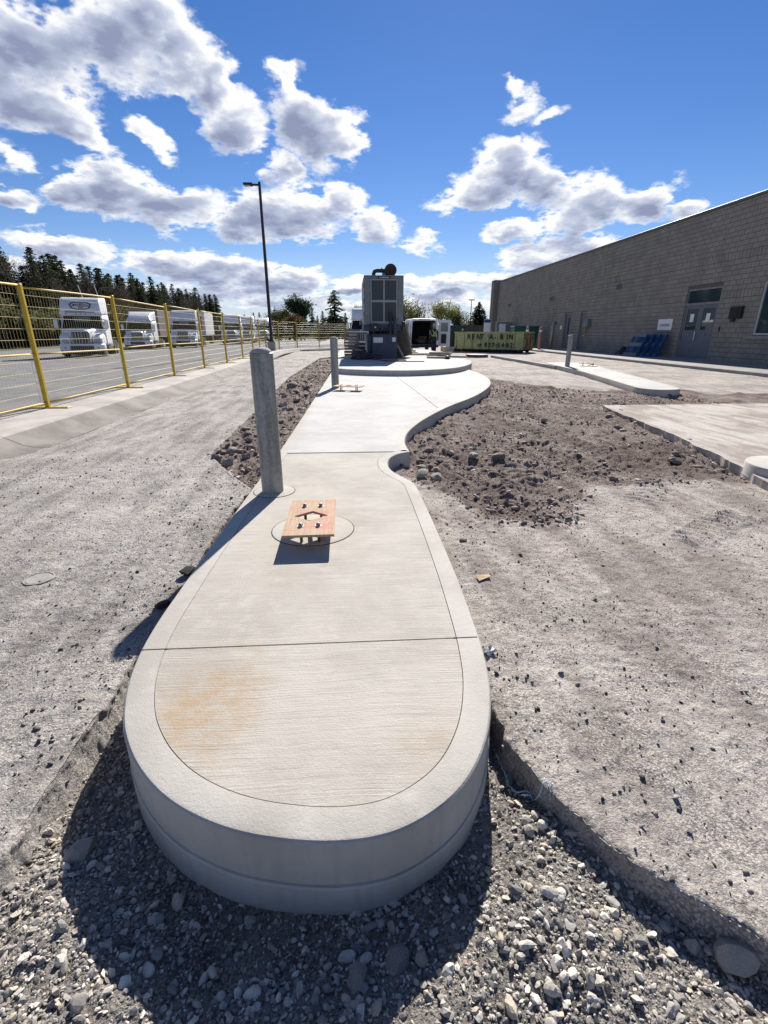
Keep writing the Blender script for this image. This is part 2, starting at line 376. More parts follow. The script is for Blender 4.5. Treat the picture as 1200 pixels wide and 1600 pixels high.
def concrete_mat(name, a, b_, stain, broom, warm=None, joints=0.0):
    m = bpy.data.materials.new(name); m.use_nodes = True; t = m.node_tree; b = t.nodes['Principled BSDF']
    b.inputs['Roughness'].default_value = 0.86; b.inputs['Specular IOR Level'].default_value = 0.2
    p = NN(t, 'ShaderNodeNewGeometry').outputs['Position']
    col = MIXC(t, SS(t, NOISE(t, p, 1.6, 6, 0.62), 0.36, 0.66), a, b_)
    col = MIXC(t, SS(t, NOISE(t, p, 9, 5, 0.65), 0.5, 0.75, 0, 0.45), col, stain)
    pw = VM(t, 'ADD', p, VM(t, 'MULTIPLY', NOISE(t, p, 2.5, 2, 0.5, True), (0, 0.05, 0)))
    br = NOISE(t, VM(t, 'MULTIPLY', pw, (2.2, 95, 8)), 1.6, 3, 0.65)
    br2 = NOISE(t, VM(t, 'MULTIPLY', pw, (0.6, 16, 8)), 1.3, 3, 0.6)
    if broom:
        patch = SS(t, NOISE(t, p, 2.2, 5, 0.65), 0.34, 0.66, 0.25, 1.25)
        col = MIXC(t, M(t, 'MULTIPLY', patch, SS(t, br, 0.42, 0.72, 0, broom)), col, tuple(0.60 * c for c in b_))
        col = MIXC(t, SS(t, br2, 0.45, 0.75, 0, broom * 0.5), col, tuple(1.12 * c for c in a))
        col = MIXC(t, SS(t, NOISE(t, p, 55, 3, 0.7), 0.66, 0.74, 0, 0.3), col, (0.2, 0.18, 0.15))
    if warm:                                                   # tannin stain left by wet leaves / formwork
        for (cx, cy, rx, ry, amt) in warm:
            q = VM(t, 'MULTIPLY', VM(t, 'SUBTRACT', p, (cx, cy, 0)), (1/rx, 1/ry, 0))
            ln = M(t, 'ADD', VM(t, 'LENGTH', q), M(t, 'MULTIPLY', M(t, 'SUBTRACT', NOISE(t, p, 6, 5, 0.65), 0.5), 1.5))
            mott = SS(t, NOISE(t, p, 17, 6, 0.7), 0.36, 0.62, 0.2, 1)
            col = MIXC(t, M(t, 'MULTIPLY', mott, SS(t, ln, 1.3, 0.1, 0, amt)), col, (0.39, 0.28, 0.175))
    # streaks down cast faces and a scuffed, damp foot
    geo = NN(t, 'ShaderNodeNewGeometry'); sp = NN(t, 'ShaderNodeSeparateXYZ'); t.links.new(geo.outputs['Normal'], sp.inputs[0])
    vert = SS(t, M(t, 'ABSOLUTE', sp.outputs[2]), 0.7, 0.3)
    st = NOISE(t, VM(t, 'MULTIPLY', p, (26, 26, 2.0)), 1.0, 4, 0.6)
    col = MIXC(t, M(t, 'MULTIPLY', vert, SS(t, st, 0.45, 0.75, 0, 0.28)), col, tuple(0.6 * c for c in b_))
    t.links.new(col, b.inputs['Base Color'])
    h = M(t, 'ADD', M(t, 'MULTIPLY', br, broom * 1.2), M(t, 'MULTIPLY', NOISE(t, p, 130, 4, 0.7), 0.7))
    h = M(t, 'ADD', h, M(t, 'MULTIPLY', NOISE(t, p, 12, 3, 0.6), 0.6))
    bp = NN(t, 'ShaderNodeBump'); bp.inputs['Strength'].default_value = 0.45; bp.inputs['Distance'].default_value = 0.006
    t.links.new(h, bp.inputs['Height']); t.links.new(bp.outputs[0], b.inputs['Normal'])
    MATS[name] = m; return m
m_conc = concrete_mat('broomed_concrete', (0.475, 0.443, 0.39), (0.385, 0.356, 0.31), (0.535, 0.507, 0.46), 0.5,
                      [(-0.52, 1.36, 0.22, 0.30, 0.85), (-0.4, 2.6, 0.3, 0.5, 0.2), (0.25, 1.12, 0.14, 0.16, 0.45)])
m_conc_far = concrete_mat('fresh_concrete', (0.50, 0.49, 0.47), (0.41, 0.40, 0.38), (0.53, 0.52, 0.50), 0.45)
m_band = concrete_mat('trowelled_concrete', (0.49, 0.462, 0.415), (0.40, 0.372, 0.328), (0.53, 0.505, 0.465), 0.0)
m_kerb = concrete_mat('old_kerb_concrete', (0.47, 0.435, 0.39), (0.34, 0.315, 0.285), (0.30, 0.275, 0.25), 0.0)
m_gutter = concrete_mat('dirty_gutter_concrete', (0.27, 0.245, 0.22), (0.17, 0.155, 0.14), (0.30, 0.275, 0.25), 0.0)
m_old = ground_mat('worn_concrete', (0.31, 0.265, 0.232), (0.56, 0.515, 0.465), (0.16, 0.125, 0.105), (0.44, 0.56), 0.4, 0.5, 0.008)
m_walk = concrete_mat('walk_concrete', (0.30, 0.285, 0.265), (0.23, 0.22, 0.205), (0.30, 0.285, 0.265), 0.0)  # base tone darkened to stand in for building shadow across the whole walk
m_joint = mat('joint_shadow_gap', (0.06, 0.055, 0.05), rough=0.95)

# ------------------------------------------------------------------ the ground
def sheet(name, pts, m, z):
    """a quad sheet with its own height per corner"""
    me = bpy.data.meshes.new(name); me.from_pydata([(x, y, zz) for (x, y), zz in zip(pts, z)], [], [tuple(range(len(pts)))])
    return tag(link_mesh(name, me, m), kind='structure')
ground = sheet('ground', [(-3000, -3000), (3000, -3000), (3000, 3000), (-3000, 3000)], m_grass, [-0.75] * 4)
# lorry park: falls away gently to the left
lot = sheet('parking_lot', [(-38, -12), (-5.35, -12), (-5.35, 36.5), (-38, 36.5)], m_lot, [-0.62, 0.09, 0.09, -0.62])
sheet('parking_lot_far', [(-38, 36.5), (-5.35, 36.5), (6, 44.2), (6, 96), (-38, 96)], m_lot, [-0.62, 0.09, 0.05, -0.1, -0.62])
sheet('grass_verge', [(-120, -20), (-38, -20), (-38, 96), (60, 96), (60, 300), (-120, 300)], m_grass, [0.1, -0.6, -0.6, -0.1, 0.6, 0.6])

EDGE_L = ([-4, 0, 3.5, 4.25, 4.6, 5.6, 8.4, 15.7, 27, 29.5], [-0.99, -0.985, -0.995, -0.94, -1.15, -1.68, -1.77, -2.0, -1.75, -0.8])
EDGE_R = ([-4, 0.3, 0.635, 0.72, 0.87, 1.08, 1.26, 1.48], [5.4, 1.32, 0.942, 0.847, 0.696, 0.576, 0.512, 0.505])
NOSE = [(-0.885,2.1),(-0.89,1.9),(-0.88,1.66),(-0.845,1.46),(-0.79,1.30),(-0.735,1.20),(-0.66,1.10),(-0.56,1.005),(-0.45,0.935),(-0.32,0.88),(-0.17,0.848),(-0.05,0.838),(0.06,0.848),(0.15,0.88),(0.24,0.935),(0.31,1.00),(0.37,1.085),(0.42,1.185),(0.455,1.29),(0.485,1.42),(0.50,1.55),(0.511,1.674),(0.525,2.1)]
DIRT = [(0.50,4.6),(0.66,4.25),(0.72,3.95),(1.0,3.42),(1.5,3.32),(1.95,3.75),(2.2,4.15),(3.0,4.25),(3.7,4.2),(4.4,4.0),(5.2,4.6),(5.0,6.3),(5.2,8.0),(5.6,9.1),(7.4,9.2),(13,9.3),(13,10.7),(8.2,10.9),(7.9,11.6),(6.6,11.3),(5.9,11.6),(5.3,12.0),(4.7,12.9),(4.3,14.2),(4.15,16),(4.6,19),(3.0,19),(0.5,7)]
def edge_l(y): return np.interp(y, *EDGE_L)
def edge_r(y): return np.interp(y, *EDGE_R)
def masks(x, y):
    jx = (0.022 * fbm(x, y, 5.0, 3, 11) + 0.008 * fbm(x, y, 25.0, 2, 12)) * np.where(x < -0.4, np.where(y < 4.0, 0.12, 0.7), 1.0)
    left = x < -0.7
    trench = left & (x > edge_l(y) + jx) & (y < 29.5)
    grav = (y < 1.62) & (x > edge_l(y) + jx) & (x < edge_r(y) + jx)
    dsd = poly_sd(DIRT, x, y) + 0.30 * fbm(x, y, 1.3, 4, 21)
    return trench, grav, dsd, jx
def treads(x, y, cx, cy, ang, L, W, ph):
    c, s = math.cos(ang), math.sin(ang); u = (x-cx)*c + (y-cy)*s; w = -(x-cx)*s + (y-cy)*c
    inn = sstep(L, L*0.8, np.abs(u)) * sstep(W, W*0.75, np.abs(w))
    return inn * (0.5 + 0.5*np.sin((u + 0.25*np.abs(w)) * 2*math.pi/0.085 + ph + 1.5*fbm(x, y, 2.2, 2, 5))) * (0.6+0.4*fbm(x, y, 3.5, 2, 9))
def height(x, y, mode=0):
    """mode 0: as seen; 1: paving only; 2: dug bed only"""
    trench, grav, dsd, jx = masks(x, y)
    z = 0.014*fbm(x, y, 1.1, 3, 1) + 0.009*fbm(x, y, 8.0, 4, 2, 0.65) + 0.006*fbm(x, y, 38, 2, 3)
    # milled and broken edge: steep step over ~2 cm
    dl = x - (edge_l(y) + jx); dr = (edge_r(y) + jx) - x
    nose_sd = poly_sd(NOSE, x, y)
    bed = -0.115 + 0.07*sstep(0.03, 0.30, nose_sd)*(0.5+0.5*sstep(0.05, 0.4, dr)) - 0.03*sstep(0.25, 0.03, dl)*(x < -0.5) + 0.035*fbm(x, y, 2.4, 3, 31) + 0.014*fbm(x, y, 14, 3, 32)
    tz = np.where(y < 4.3, -0.13 + 0.02*fbm(x, y, 12, 3, 33), -0.055 + 0.07*fbm(x, y, 2.6, 4, 34, 0.6) + 0.02*fbm(x, y, 18, 2, 35))
    tz = np.where(y < 1.9, bed*(1-sstep(1.3, 1.9, y)) + tz*sstep(1.3, 1.9, y), tz)
    kl = (sstep(0.002, 0.008, dl) if mode == 0 else np.full(np.shape(x), float(mode - 1))) * (x < -0.35) * sstep(29.5, 28.5, y)
    z = z*(1-kl) + tz*kl
    kr = (sstep(0.002, 0.008, dr) if mode == 0 else np.full(np.shape(x), float(mode - 1))) * (x >= -0.35) * (y < 1.62)
    z = z*(1-kr) + bed*kr
    # churned dirt on the right
    dk = sstep(0.35, -0.45, dsd)
    ruts = 0.06*fbm(x*1.6 + 0.3*y, y*0.5, 2.0, 4, 41, 0.6) + 0.06*np.abs(fbm(x, y, 5.0, 4, 42, 0.62)) + 0.03*fbm(x, y, 17, 3, 43, 0.65)
    ruts = ruts + 0.05*sstep(0.0, -0.5, dsd)*fbm(x, y, 0.8, 2, 44) - 0.02
    berm = 0.06*np.exp(-((dsd+0.15)/0.16)**2)*np.clip(0.2+1.5*fbm(x, y, 1.6, 3, 45), 0, 1)*(y > 3.0)
    z = z*(1-dk) + ruts*dk + berm*(x > 0.45)
    for a in ((1.75, 4.9, R(72), 1.3, 0.20, 0), (2.55, 5.6, R(65), 1.6, 0.2, 1), (2.75, 4.1, R(50), 0.6, 0.17, 2), (3.4, 6.6, R(70), 1.2, 0.2, 3), (2.6, 3.1, R(35), 0.5, 0.16, 0.5), (1.35, 4.3, R(80), 0.6, 0.2, 1.2), (3.3, 3.4, R(20), 0.7, 0.16, 0.2), (3.0, 5.3, R(40), 0.9, 0.2, 0.9), (2.1, 7.2, R(75), 1.4, 0.22, 0.4)):
        z = z + 0.024*treads(x, y, *a)*(x > 0.5)
    return z
def axis_lines(segs):
    out = [segs[0][0]]
    for (a, b, s0, s1) in segs:
        p = a
        while p < b - 1e-6:
            t = (p - a) / (b - a); p = p + (s0 + (s1 - s0)*t); out.append(min(p, b))
        out[-1] = b
    return np.array(sorted(set(round(q, 4) for q in out)))
GX = axis_lines([(-4.02, -1.9, 0.05, 0.022), (-1.9, 1.7, 0.0125, 0.0125), (1.7, 5.2, 0.016, 0.03), (5.2, 13.4, 0.05, 0.3)])
GY = axis_lines([(-2.5, 0.35, 0.3, 0.03), (0.35, 1.8, 0.0125, 0.0125), (1.8, 5.2, 0.013, 0.022), (5.2, 13.5, 0.025, 0.07), (13.5, 30, 0.09, 0.3), (30, 96, 1, 4)])
gx, gy = np.meshgrid(GX, GY)
def snap_edges(x, y):
    """pull grid points that lie almost on a cut edge exactly onto it, so the edge runs clean"""
    h = np.gradient(GX)[None, :] * np.ones_like(x)
    for _ in range(2):
        _, _, _, jx = masks(x, y)
        dr = edge_r(y) + jx - x; k = (np.abs(dr) < 0.5*h) & (y < 1.6) & (x > 0.3); x = np.where(k, x + dr, x)
        dl = edge_l(y) + jx - x; k = (np.abs(dl) < 0.5*h) & (y < 28) & (x < -0.7); x = np.where(k, x + dl, x)
    return x
gx = snap_edges(gx, gy)
def build_ground():
    ny, nx = gx.shape; x, y = gx.ravel(), gy.ravel()
    ii, jj = np.meshgrid(np.arange(nx-1), np.arange(ny-1)); a = jj*nx + ii
    F = np.stack([a, a+1, a+nx+1, a+nx], -1).reshape(-1, 4)
    _, _, dv, jx = masks(x, y); dl = x - edge_l(y) - jx; dr = edge_r(y) + jx - x; lft = x < -0.35
    digl = lft & (y < 28.5); digr = ~lft & (y < 1.62)
    T = ~((digl & (dl > 0.0015)) | (digr & (dr > 0.0015)))
    B = (lft & (dl > -0.05) & (y < 28.6)) | (digr & (dr > -0.05))
    top = np.stack([x, y, height(x, y, 1)], 1); bed = np.stack([x, y, height(x, y, 2)], 1)
    soil = 0.60*sstep(0.25, -0.4, dv) + 0.40*sstep(3.2, -0.2, dv)*(x > 0.4)
    cx, cy = x[F].mean(1), y[F].mean(1); dc = dv[F].mean(1)
    ft, fb = T[F].all(1), B[F].all(1)
    def emit(nm, m, V, f, so):
        used, inv = np.unique(f, return_inverse=True); f = inv.reshape(-1, 4); v = V[used]
        me = bpy.data.meshes.new(nm); me.vertices.add(len(v)); me.vertices.foreach_set('co', v.ravel())
        me.loops.add(f.size); me.loops.foreach_set('vertex_index', f.ravel())
        me.polygons.add(len(f)); me.polygons.foreach_set('loop_start', np.arange(0, f.size, 4)); me.polygons.foreach_set('loop_total', np.full(len(f), 4))
        me.update(calc_edges=True)
        at = me.attributes.new('soil', 'FLOAT', 'POINT'); at.data.foreach_set('value', so[used].astype(np.float32))
        me.polygons.foreach_set('use_smooth', [True]*len(me.polygons))
        return tag(link_mesh(nm, me, m), kind='structure')
    rd = emit('road', m_road, top, F[ft & (cx < -0.7)], soil)
    pv = emit('pavement', m_pave, top, F[ft & (cx >= -0.7) & (dc > -0.02)], soil)
    emit('dirt_ground', m_dirt, top, F[ft & (cx >= -0.7) & (dc <= -0.02)], soil)
    one = np.ones_like(soil)
    emit('gravel_bed', m_bed, bed, F[fb & (cy < 2.2)], one)
    emit('dirt_strip', m_dirt, bed, F[fb & (cy >= 2.2)], one)
    # broken, nearly upright face of the paving along each cut
    for ef, ys, parent, m, sgn in ((edge_l, np.concatenate([np.arange(-2.4, 5.8, 0.008), np.arange(5.8, 28.4, 0.04)]), rd, m_road, 1), (edge_r, np.arange(0.12, 1.6, 0.003), pv, m_pave, -1)):
        ex = ef(ys)
        for _ in range(3): ex = ef(ys) + masks(ex, ys)[3]
        tx, ty = np.gradient(ex), np.gradient(ys); ln = np.hypot(tx, ty); n1, n2 = sgn*ty/ln, -sgn*tx/ln      # points out over the dig
        zt = height(ex, ys, 1); arc = np.cumsum(ln); rows = []
        for d, dz in ((-0.03, 0.0015), (-0.006, 0.002), (0.001, -0.003), (0.003, -0.012), (0.003, -0.024), (0.002, -0.038), (0.004, -0.052), (0.006, -0.068), (0.010, -0.09), (0.02, -0.17)):
            j = 0.0 if dz > 0 else 0.007*fbm(arc*1.0, np.full_like(arc, dz*3), 38, 3, 91) + 0.010*fbm(arc, np.full_like(arc, dz*0.5), 9, 2, 92)
            rows.append(np.stack([ex + n1*(d + j), ys + n2*(d + j), zt + dz], 1))
        V = np.stack(rows, 1); n, k = V.shape[:2]; i0 = np.arange(n-1)[:, None]*k + np.arange(k-1)[None]
        f = np.stack([i0, i0+k, i0+k+1, i0+1], -1).reshape(-1, 4)
        if sgn < 0: f = f[:, ::-1]
        me = bpy.data.meshes.new('cut_edge'); me.from_pydata(V.reshape(-1, 3).tolist(), [], f.tolist()); me.update()
        me.polygons.foreach_set('use_smooth', [True]*len(me.polygons)); link_mesh('cut_edge', me, m, parent)
build_ground()
def hz(x, y):
    return float(height(np.array([x]), np.array([y]))[0])

# ------------------------------------------------------------------ concrete islands
def norms(path, closed=False):
    n = len(path); out = []
    for i in range(n):
        a = path[(i-1) % n] if (closed or i > 0) else path[i]; b = path[(i+1) % n] if (closed or i < n-1) else path[i]
        dx, dy = b[0]-a[0], b[1]-a[1]; l = math.hypot(dx, dy) or 1
        out.append((-dy/l, dx/l))
    return out
def resample(path, step):
    out = []
    for (x0, y0), (x1, y1) in zip(path, path[1:]):
        k = max(1, int(math.hypot(x1-x0, y1-y0)/step))
        out += [(x0+(x1-x0)*i/k, y0+(y1-y0)*i/k) for i in range(k)]
    return out + [path[-1]]
def smooth_path(path, it=2):
    for _ in range(it):
        q = [path[0]]
        for (x0, y0), (x1, y1) in zip(path, path[1:]):
            q += [(0.75*x0+0.25*x1, 0.75*y0+0.25*y1), (0.25*x0+0.75*x1, 0.25*y0+0.75*y1)]
        path = q + [path[-1]]
    return path
def offset(path, d, closed=False):
    return [(x+nx*d, y+ny*d) for (x, y), (nx, ny) in zip(path, norms(path, closed))]
def sweep(path, prof, closed=False, caps=True):
    """prof: (inward offset, z) pairs swept along path; inward is to the left of travel"""
    mb = MB(); nr = norms(path, closed); k = len(prof); vs = []; fs = []
    for (x, y), (nx, ny) in zip(path, nr):
        vs += [(x+nx*d, y+ny*d, z) for d, z in prof]
    n = len(path)
    for i in range(n if closed else n-1):
        i2 = (i+1) % n
        for j in range(k-1): fs.append((i*k+j, i2*k+j, i2*k+j+1, i*k+j+1))
    if caps and not closed: fs += [tuple(range(k)), tuple((n-1)*k+j for j in range(k))[::-1]]
    mb.recalc = True
    return mb.add(vs, fs)
def clip_poly(poly, a, b, c):
    """keep a*x+b*y <= c"""
    out = []; n = len(poly)
    for i in range(n):
        p, q = poly[i], poly[(i+1) % n]; dp = a*p[0]+b*p[1]-c; dq = a*q[0]+b*q[1]-c
        if dp <= 0: out.append(p)
        if dp*dq < 0:
            t = dp/(dp-dq); out.append((p[0]+(q[0]-p[0])*t, p[1]+(q[1]-p[1])*t))
    return out
def flat_panel(name, poly, z0, z1, m, parent, bev=0.004):
    bm = bmesh.new(); top = [bm.verts.new((x, y, z1)) for x, y in poly]; f = bm.faces.new(top)
    if f.normal.z < 0 or f.calc_area() and (bm.normal_update() or f.normal.z < 0): f.normal_flip()
    r = bmesh.ops.extrude_face_region(bm, geom=[f]); vs = [e for e in r['geom'] if isinstance(e, bmesh.types.BMVert)]
    bmesh.ops.translate(bm, verts=vs, vec=(0, 0, z0-z1))
    bmesh.ops.recalc_face_normals(bm, faces=bm.faces[:])
    bmesh.ops.triangulate(bm, faces=[q for q in bm.faces if len(q.verts) > 4])
    me = bpy.data.meshes.new(name); bm.to_mesh(me); bm.free()
    return link_mesh(name, me, m, parent)
ZT = 0.15
EDGE_PROF = [(-0.006, -0.24), (-0.005, -0.024), (-0.001, -0.019), (0.007, -0.017), (0.007, -0.012), (0, -0.009), (0, ZT-0.015), (0.003, ZT-0.007), (0.008, ZT-0.002), (0.016, ZT), (0.0972, ZT), (0.099, ZT-0.006), (0.099, ZT-0.05)]
def edge_prof(w, z): return [(d if d < 0.09 else d - 0.097 + w, zz - ZT + z if zz > 0.04 else zz) for d, zz in EDGE_PROF]

isl = empty('concrete_island', (0, 0, 0), 0, 'long pale concrete traffic island with rounded nose in the foreground', 'concrete island')
def LX(y): return float(np.interp(y, [0, 2.1, 2.4, 3.9, 5.1, 8, 16], [-0.885, -0.885, -0.88, -0.835, -0.80, -0.755, -0.66]))
left_near = [(LX(y), y) for y in np.arange(5.0, 2.05, -0.2)]
nose_path = smooth_path([(LX(5.03), 5.03)] + left_near[1:] + NOSE + [(0.528, 2.4), (0.528, 2.9), (0.522, 3.4), (0.515, 3.78), (0.505, 3.88), (0.46, 4.0), (0.40, 4.12), (0.345, 4.28), (0.322, 4.45), (0.335, 4.65), (0.39, 4.82), (0.48, 4.93), (0.60, 5.0)], 2)
J1, J2 = 1.673, 5.0
sweep(nose_path, EDGE_PROF).build('kerb_edge', m_band, isl, angle=22)
inner = offset(nose_path, 0.1005)
inner = [p for p in inner if p[1] < J2]
flat_panel('slab_panel', clip_poly(inner, 0, 1, J1-0.004), -0.1, ZT-0.001, m_conc, isl)
mid = clip_poly(clip_poly(inner, 0, -1, -(J1+0.004)), 0, 1, J2-0.004)
flat_panel('slab_panel', mid, -0.1, ZT-0.001, m_conc, isl)
# saw cut across the kerb edge too
MB().box((-0.868, J1-0.003, ZT-0.006), (-0.77, J1+0.003, ZT+0.0008)).build('saw_cut', m_joint, isl)
MB().box((0.40, J1-0.003, ZT-0.006), (0.498, J1+0.003, ZT+0.0008)).build('saw_cut', m_joint, isl)
# far pour: widens in a curve to the right
right_far = smooth_path([(0.60, 5.03), (0.585, 5.3), (0.60, 5.6), (0.66, 5.95), (0.76, 6.3), (1.02, 7.0), (1.62, 8.25), (2.2, 9.2), (2.62, 10.0), (3.1, 11.1), (3.38, 11.9), (3.62, 12.8), (3.80, 13.8), (3.92, 15.2), (3.96, 17)], 2)
left_far = [(LX(y), y) for y in (16.9, 14, 11, 8, 6, 5.03)]
sweep(right_far, edge_prof(0.10, ZT)).build('kerb_edge', m_band, isl, angle=22)
sweep(resample(left_far, 0.5), edge_prof(0.10, ZT)).build('kerb_edge', m_band, isl, angle=22)
far_poly = offset(right_far, 0.1005) + offset(left_far, 0.1005)
dj = (1.0, 6.35, 0.50, 13.5)     # diagonal contraction joint
ax, ay = 1.42, 8.2; bx, by = 1.28, 13.4
A_, B_ = (by-ay), -(bx-ax); C_ = A_*ax + B_*ay; ln = math.hypot(A_, B_)
far_poly = clip_poly(far_poly, 0, 1, 16.9)
flat_panel('slab_panel', clip_poly(far_poly, A_/ln, B_/ln, C_/ln-0.006), -0.1, ZT-0.001, m_conc_far, isl)
flat_panel('slab_panel', clip_poly(far_poly, -A_/ln, -B_/ln, -(C_/ln+0.006)), -0.1, ZT-0.001, m_conc_far, isl)
# round footing collars cast into the slab
def collar(c, r, parent):
    mb = MB(); mb.lathe([(r+0.0015, ZT-0.001), (r+0.0015, ZT+0.0012), (r-0.003, ZT+0.0012)], 40, (c[0], c[1], 0)); mb.build('collar_gap', m_joint, parent)
    prof = [(0.0, ZT+0.004), (r-0.012, ZT+0.004), (r-0.004, ZT+0.002), (r-0.003, ZT-0.02)]
    mb = MB(); mb.lathe(prof, 40, (c[0], c[1], 0)); mb.build('footing_collar', m_band, parent, angle=40)
collar((-0.275, 2.90), 0.265, isl); collar((-0.645, 3.715), 0.165, isl)

pad = empty('concrete_pad', (0, 0, 0), 0, 'raised concrete pad with curved front edge under the generator', 'concrete pad')
ZP = 0.31
pad_path = smooth_path([(-0.72, 31), (-0.72, 24), (-0.70, 18), (-0.69, 16.2), (-0.62, 15.7), (-0.4, 15.1), (0.1, 14.65), (0.75, 14.35), (1.45, 14.2), (2.2, 14.4), (2.95, 14.95), (3.55, 15.8), (4.05, 17.0), (4.42, 18.2), (4.62, 19.5), (4.7, 22), (4.7, 31)], 2)
pp = [(0, 0.10), (0, ZP-0.03), (0.008, ZP-0.01), (0.03, ZP), (0.14, ZP), (0.145, ZP-0.02), (0.145, ZP-0.06)]
sweep(pad_path, pp).build('kerb_edge', m_band, pad, angle=22)
pin = offset(pad_path, 0.15)
flat_panel('slab_panel', clip_poly(pin, 1, 0, 1.296), 0.12, ZP-0.001, m_conc_far, pad)
flat_panel('slab_panel', clip_poly(pin, -1, 0, -1.304), 0.12, ZP-0.001, m_conc_far, pad)

# right-hand island with blunt nose
ri = empty('concrete_island', (0, 0, 0), 0, 'low concrete island with blunt nose on the right, carrying one bollard', 'concrete island')
rp = smooth_path([(7.75, 18.6), (7.62, 17.2), (7.45, 15.8), (6.85, 12.6), (6.6, 11.3), (6.52, 10.85), (6.6, 10.55), (6.85, 10.42), (7.15, 10.45), (7.38, 10.62), (7.5, 10.95), (8.05, 13.35), (8.6, 15.9), (8.95, 17.4), (9.4, 18.7), (9.4, 20.5), (7.9, 20.5), (7.75, 18.6)], 2)
sweep(rp, edge_prof(0.10, ZT)).build('kerb_edge', m_band, ri, angle=22)
flat_panel('slab_panel', offset(rp, 0.103)[:-1], -0.1, ZT-0.001, m_conc_far, ri)
# narrow kerb running on from it
k = sweep([(7.70, 27.6), (7.78, 22.6), (7.72, 18.62)], [(0, -0.05), (0, 0.10), (0.01, 0.12), (0.14, 0.12), (0.15, 0.10), (0.15, -0.05)]).build('kerb_stone', m_kerb, None, angle=40)
tag(k, 'narrow straight kerb between the right-hand island and the green bin', 'kerb')

# worn slab at the right edge
def worn_slab():
    o = empty('concrete_slab', (0, 0, 0), 0, 'worn dirty concrete slab with broken edge at the right of the photo', 'concrete slab')
    left = [(4.62, 8.72), (4.53, 8.3), (4.42, 7.6), (4.33, 6.95), (4.27, 6.35), (4.2, 5.95), (4.1, 5.4), (4.0, 4.95), (3.88, 4.4), (3.7, 3.8), (3.5, 3.2)]
    left = [(x + 0.05*float(fbm(np.array([x]), np.array([y]), 2.2, 3, 95)[0]) + 0.012*float(fbm(np.array([x]), np.array([y]), 14, 2, 96)[0]), y) for x, y in resample(left, 0.05)]
    poly = left + [(14, 3.2), (14, 8.9), (8, 8.75)]
    fp = flat_panel('slab_panel', poly, -0.12, 0.075, m_old, o)
    return o
worn_slab()
m_pier = m_band
pier = empty('concrete_pier', (4.22, 4.2, 0), 0, 'short round concrete pier stub at the right edge of the photo', 'concrete pier')
MB().lathe([(0.40, -0.2), (0.40, 0.02), (0.403, 0.023), (0.40, 0.03), (0.40, 0.135), (0.39, 0.15), (0.37, 0.155), (0.0, 0.157)], 48).build('shaft', m_pier, pier, angle=40)

# left kerb: flat top behind, sloping gutter face in front
def left_kerb():
    o = empty('kerb', (0, 0, 0), 0, 'long sloping concrete kerb below the yellow fence', 'kerb')
    path = [(-3.88, -6), (-3.88, 5), (-3.92, 12), (-4.1, 20), (-4.25, 27), (-4.5, 32), (-4.35, 35.2), (-3.7, 37.4), (-2.6, 38.8), (-1, 39.5), (1.5, 39.8)]
    path = smooth_path(path, 2)
    # cumulative pieces of about 3 m, each its own child with a joint between
    pts = resample(path, 0.25); seg = [pts[0]]; acc = 0
    prof = [(0.40, -0.05), (0.40, 0.13), (0.41, 0.143), (0.44, 0.15), (1.45, 0.15), (1.45, -0.05)]
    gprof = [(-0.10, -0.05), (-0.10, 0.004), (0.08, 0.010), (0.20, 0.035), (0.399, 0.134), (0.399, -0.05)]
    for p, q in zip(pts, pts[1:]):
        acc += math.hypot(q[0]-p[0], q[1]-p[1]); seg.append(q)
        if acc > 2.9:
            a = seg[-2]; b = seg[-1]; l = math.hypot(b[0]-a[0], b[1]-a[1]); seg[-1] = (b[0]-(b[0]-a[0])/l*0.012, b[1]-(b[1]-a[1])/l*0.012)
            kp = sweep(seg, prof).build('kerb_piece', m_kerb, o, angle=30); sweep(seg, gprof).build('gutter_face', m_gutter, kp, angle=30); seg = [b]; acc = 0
left_kerb()
# walk and kerb along the building
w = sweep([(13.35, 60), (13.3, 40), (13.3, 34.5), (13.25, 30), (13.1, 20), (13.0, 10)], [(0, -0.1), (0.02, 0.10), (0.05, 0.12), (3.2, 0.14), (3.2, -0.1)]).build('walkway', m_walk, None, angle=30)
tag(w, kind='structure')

# ------------------------------------------------------------------ stones
def stone_base(seed, sub=2, flat=0.7, rough=0.22):
    bm = bmesh.new(); bmesh.ops.create_icosphere(bm, subdivisions=sub, radius=1); rr = random.Random(seed)
    ax = [Vector((rr.gauss(0, 1), rr.gauss(0, 1), rr.gauss(0, 1))).normalized() for _ in range(9)]; am = [rr.uniform(0.55, 0.95) for _ in ax]
    for v in bm.verts:
        d = v.co.normalized(); r = 1.0
        for a, m_ in zip(ax, am):
            q = d.dot(a)
            if q > m_*0.9: r = min(r, m_*0.97 / max(q, 1e-3) + 0.02)        # cut facets
        r *= 1 + rough*0.3*math.sin(5*d.x+seed)*math.sin(4*d.y+2*seed)
        v.co = d*r; v.co.z *= flat; v.co.x *= 1.18
    me = bpy.data.meshes.new('stone'); bm.to_mesh(me); bm.free(); return me
def mesh_np(me):
    v = np.zeros(len(me.vertices)*3); me.vertices.foreach_get('co', v)
    f = np.zeros(len(me.polygons)*3, int); me.polygons.foreach_get('vertices', f)
    return v.reshape(-1, 3), f.reshape(-1, 3)
SB2 = [mesh_np(stone_base(s, 2, random.uniform(0.55, 0.85))) for s in range(8)]
SB1 = [mesh_np(stone_base(s+50, 1, random.uniform(0.4, 0.85), 0.5)) for s in range(10)]
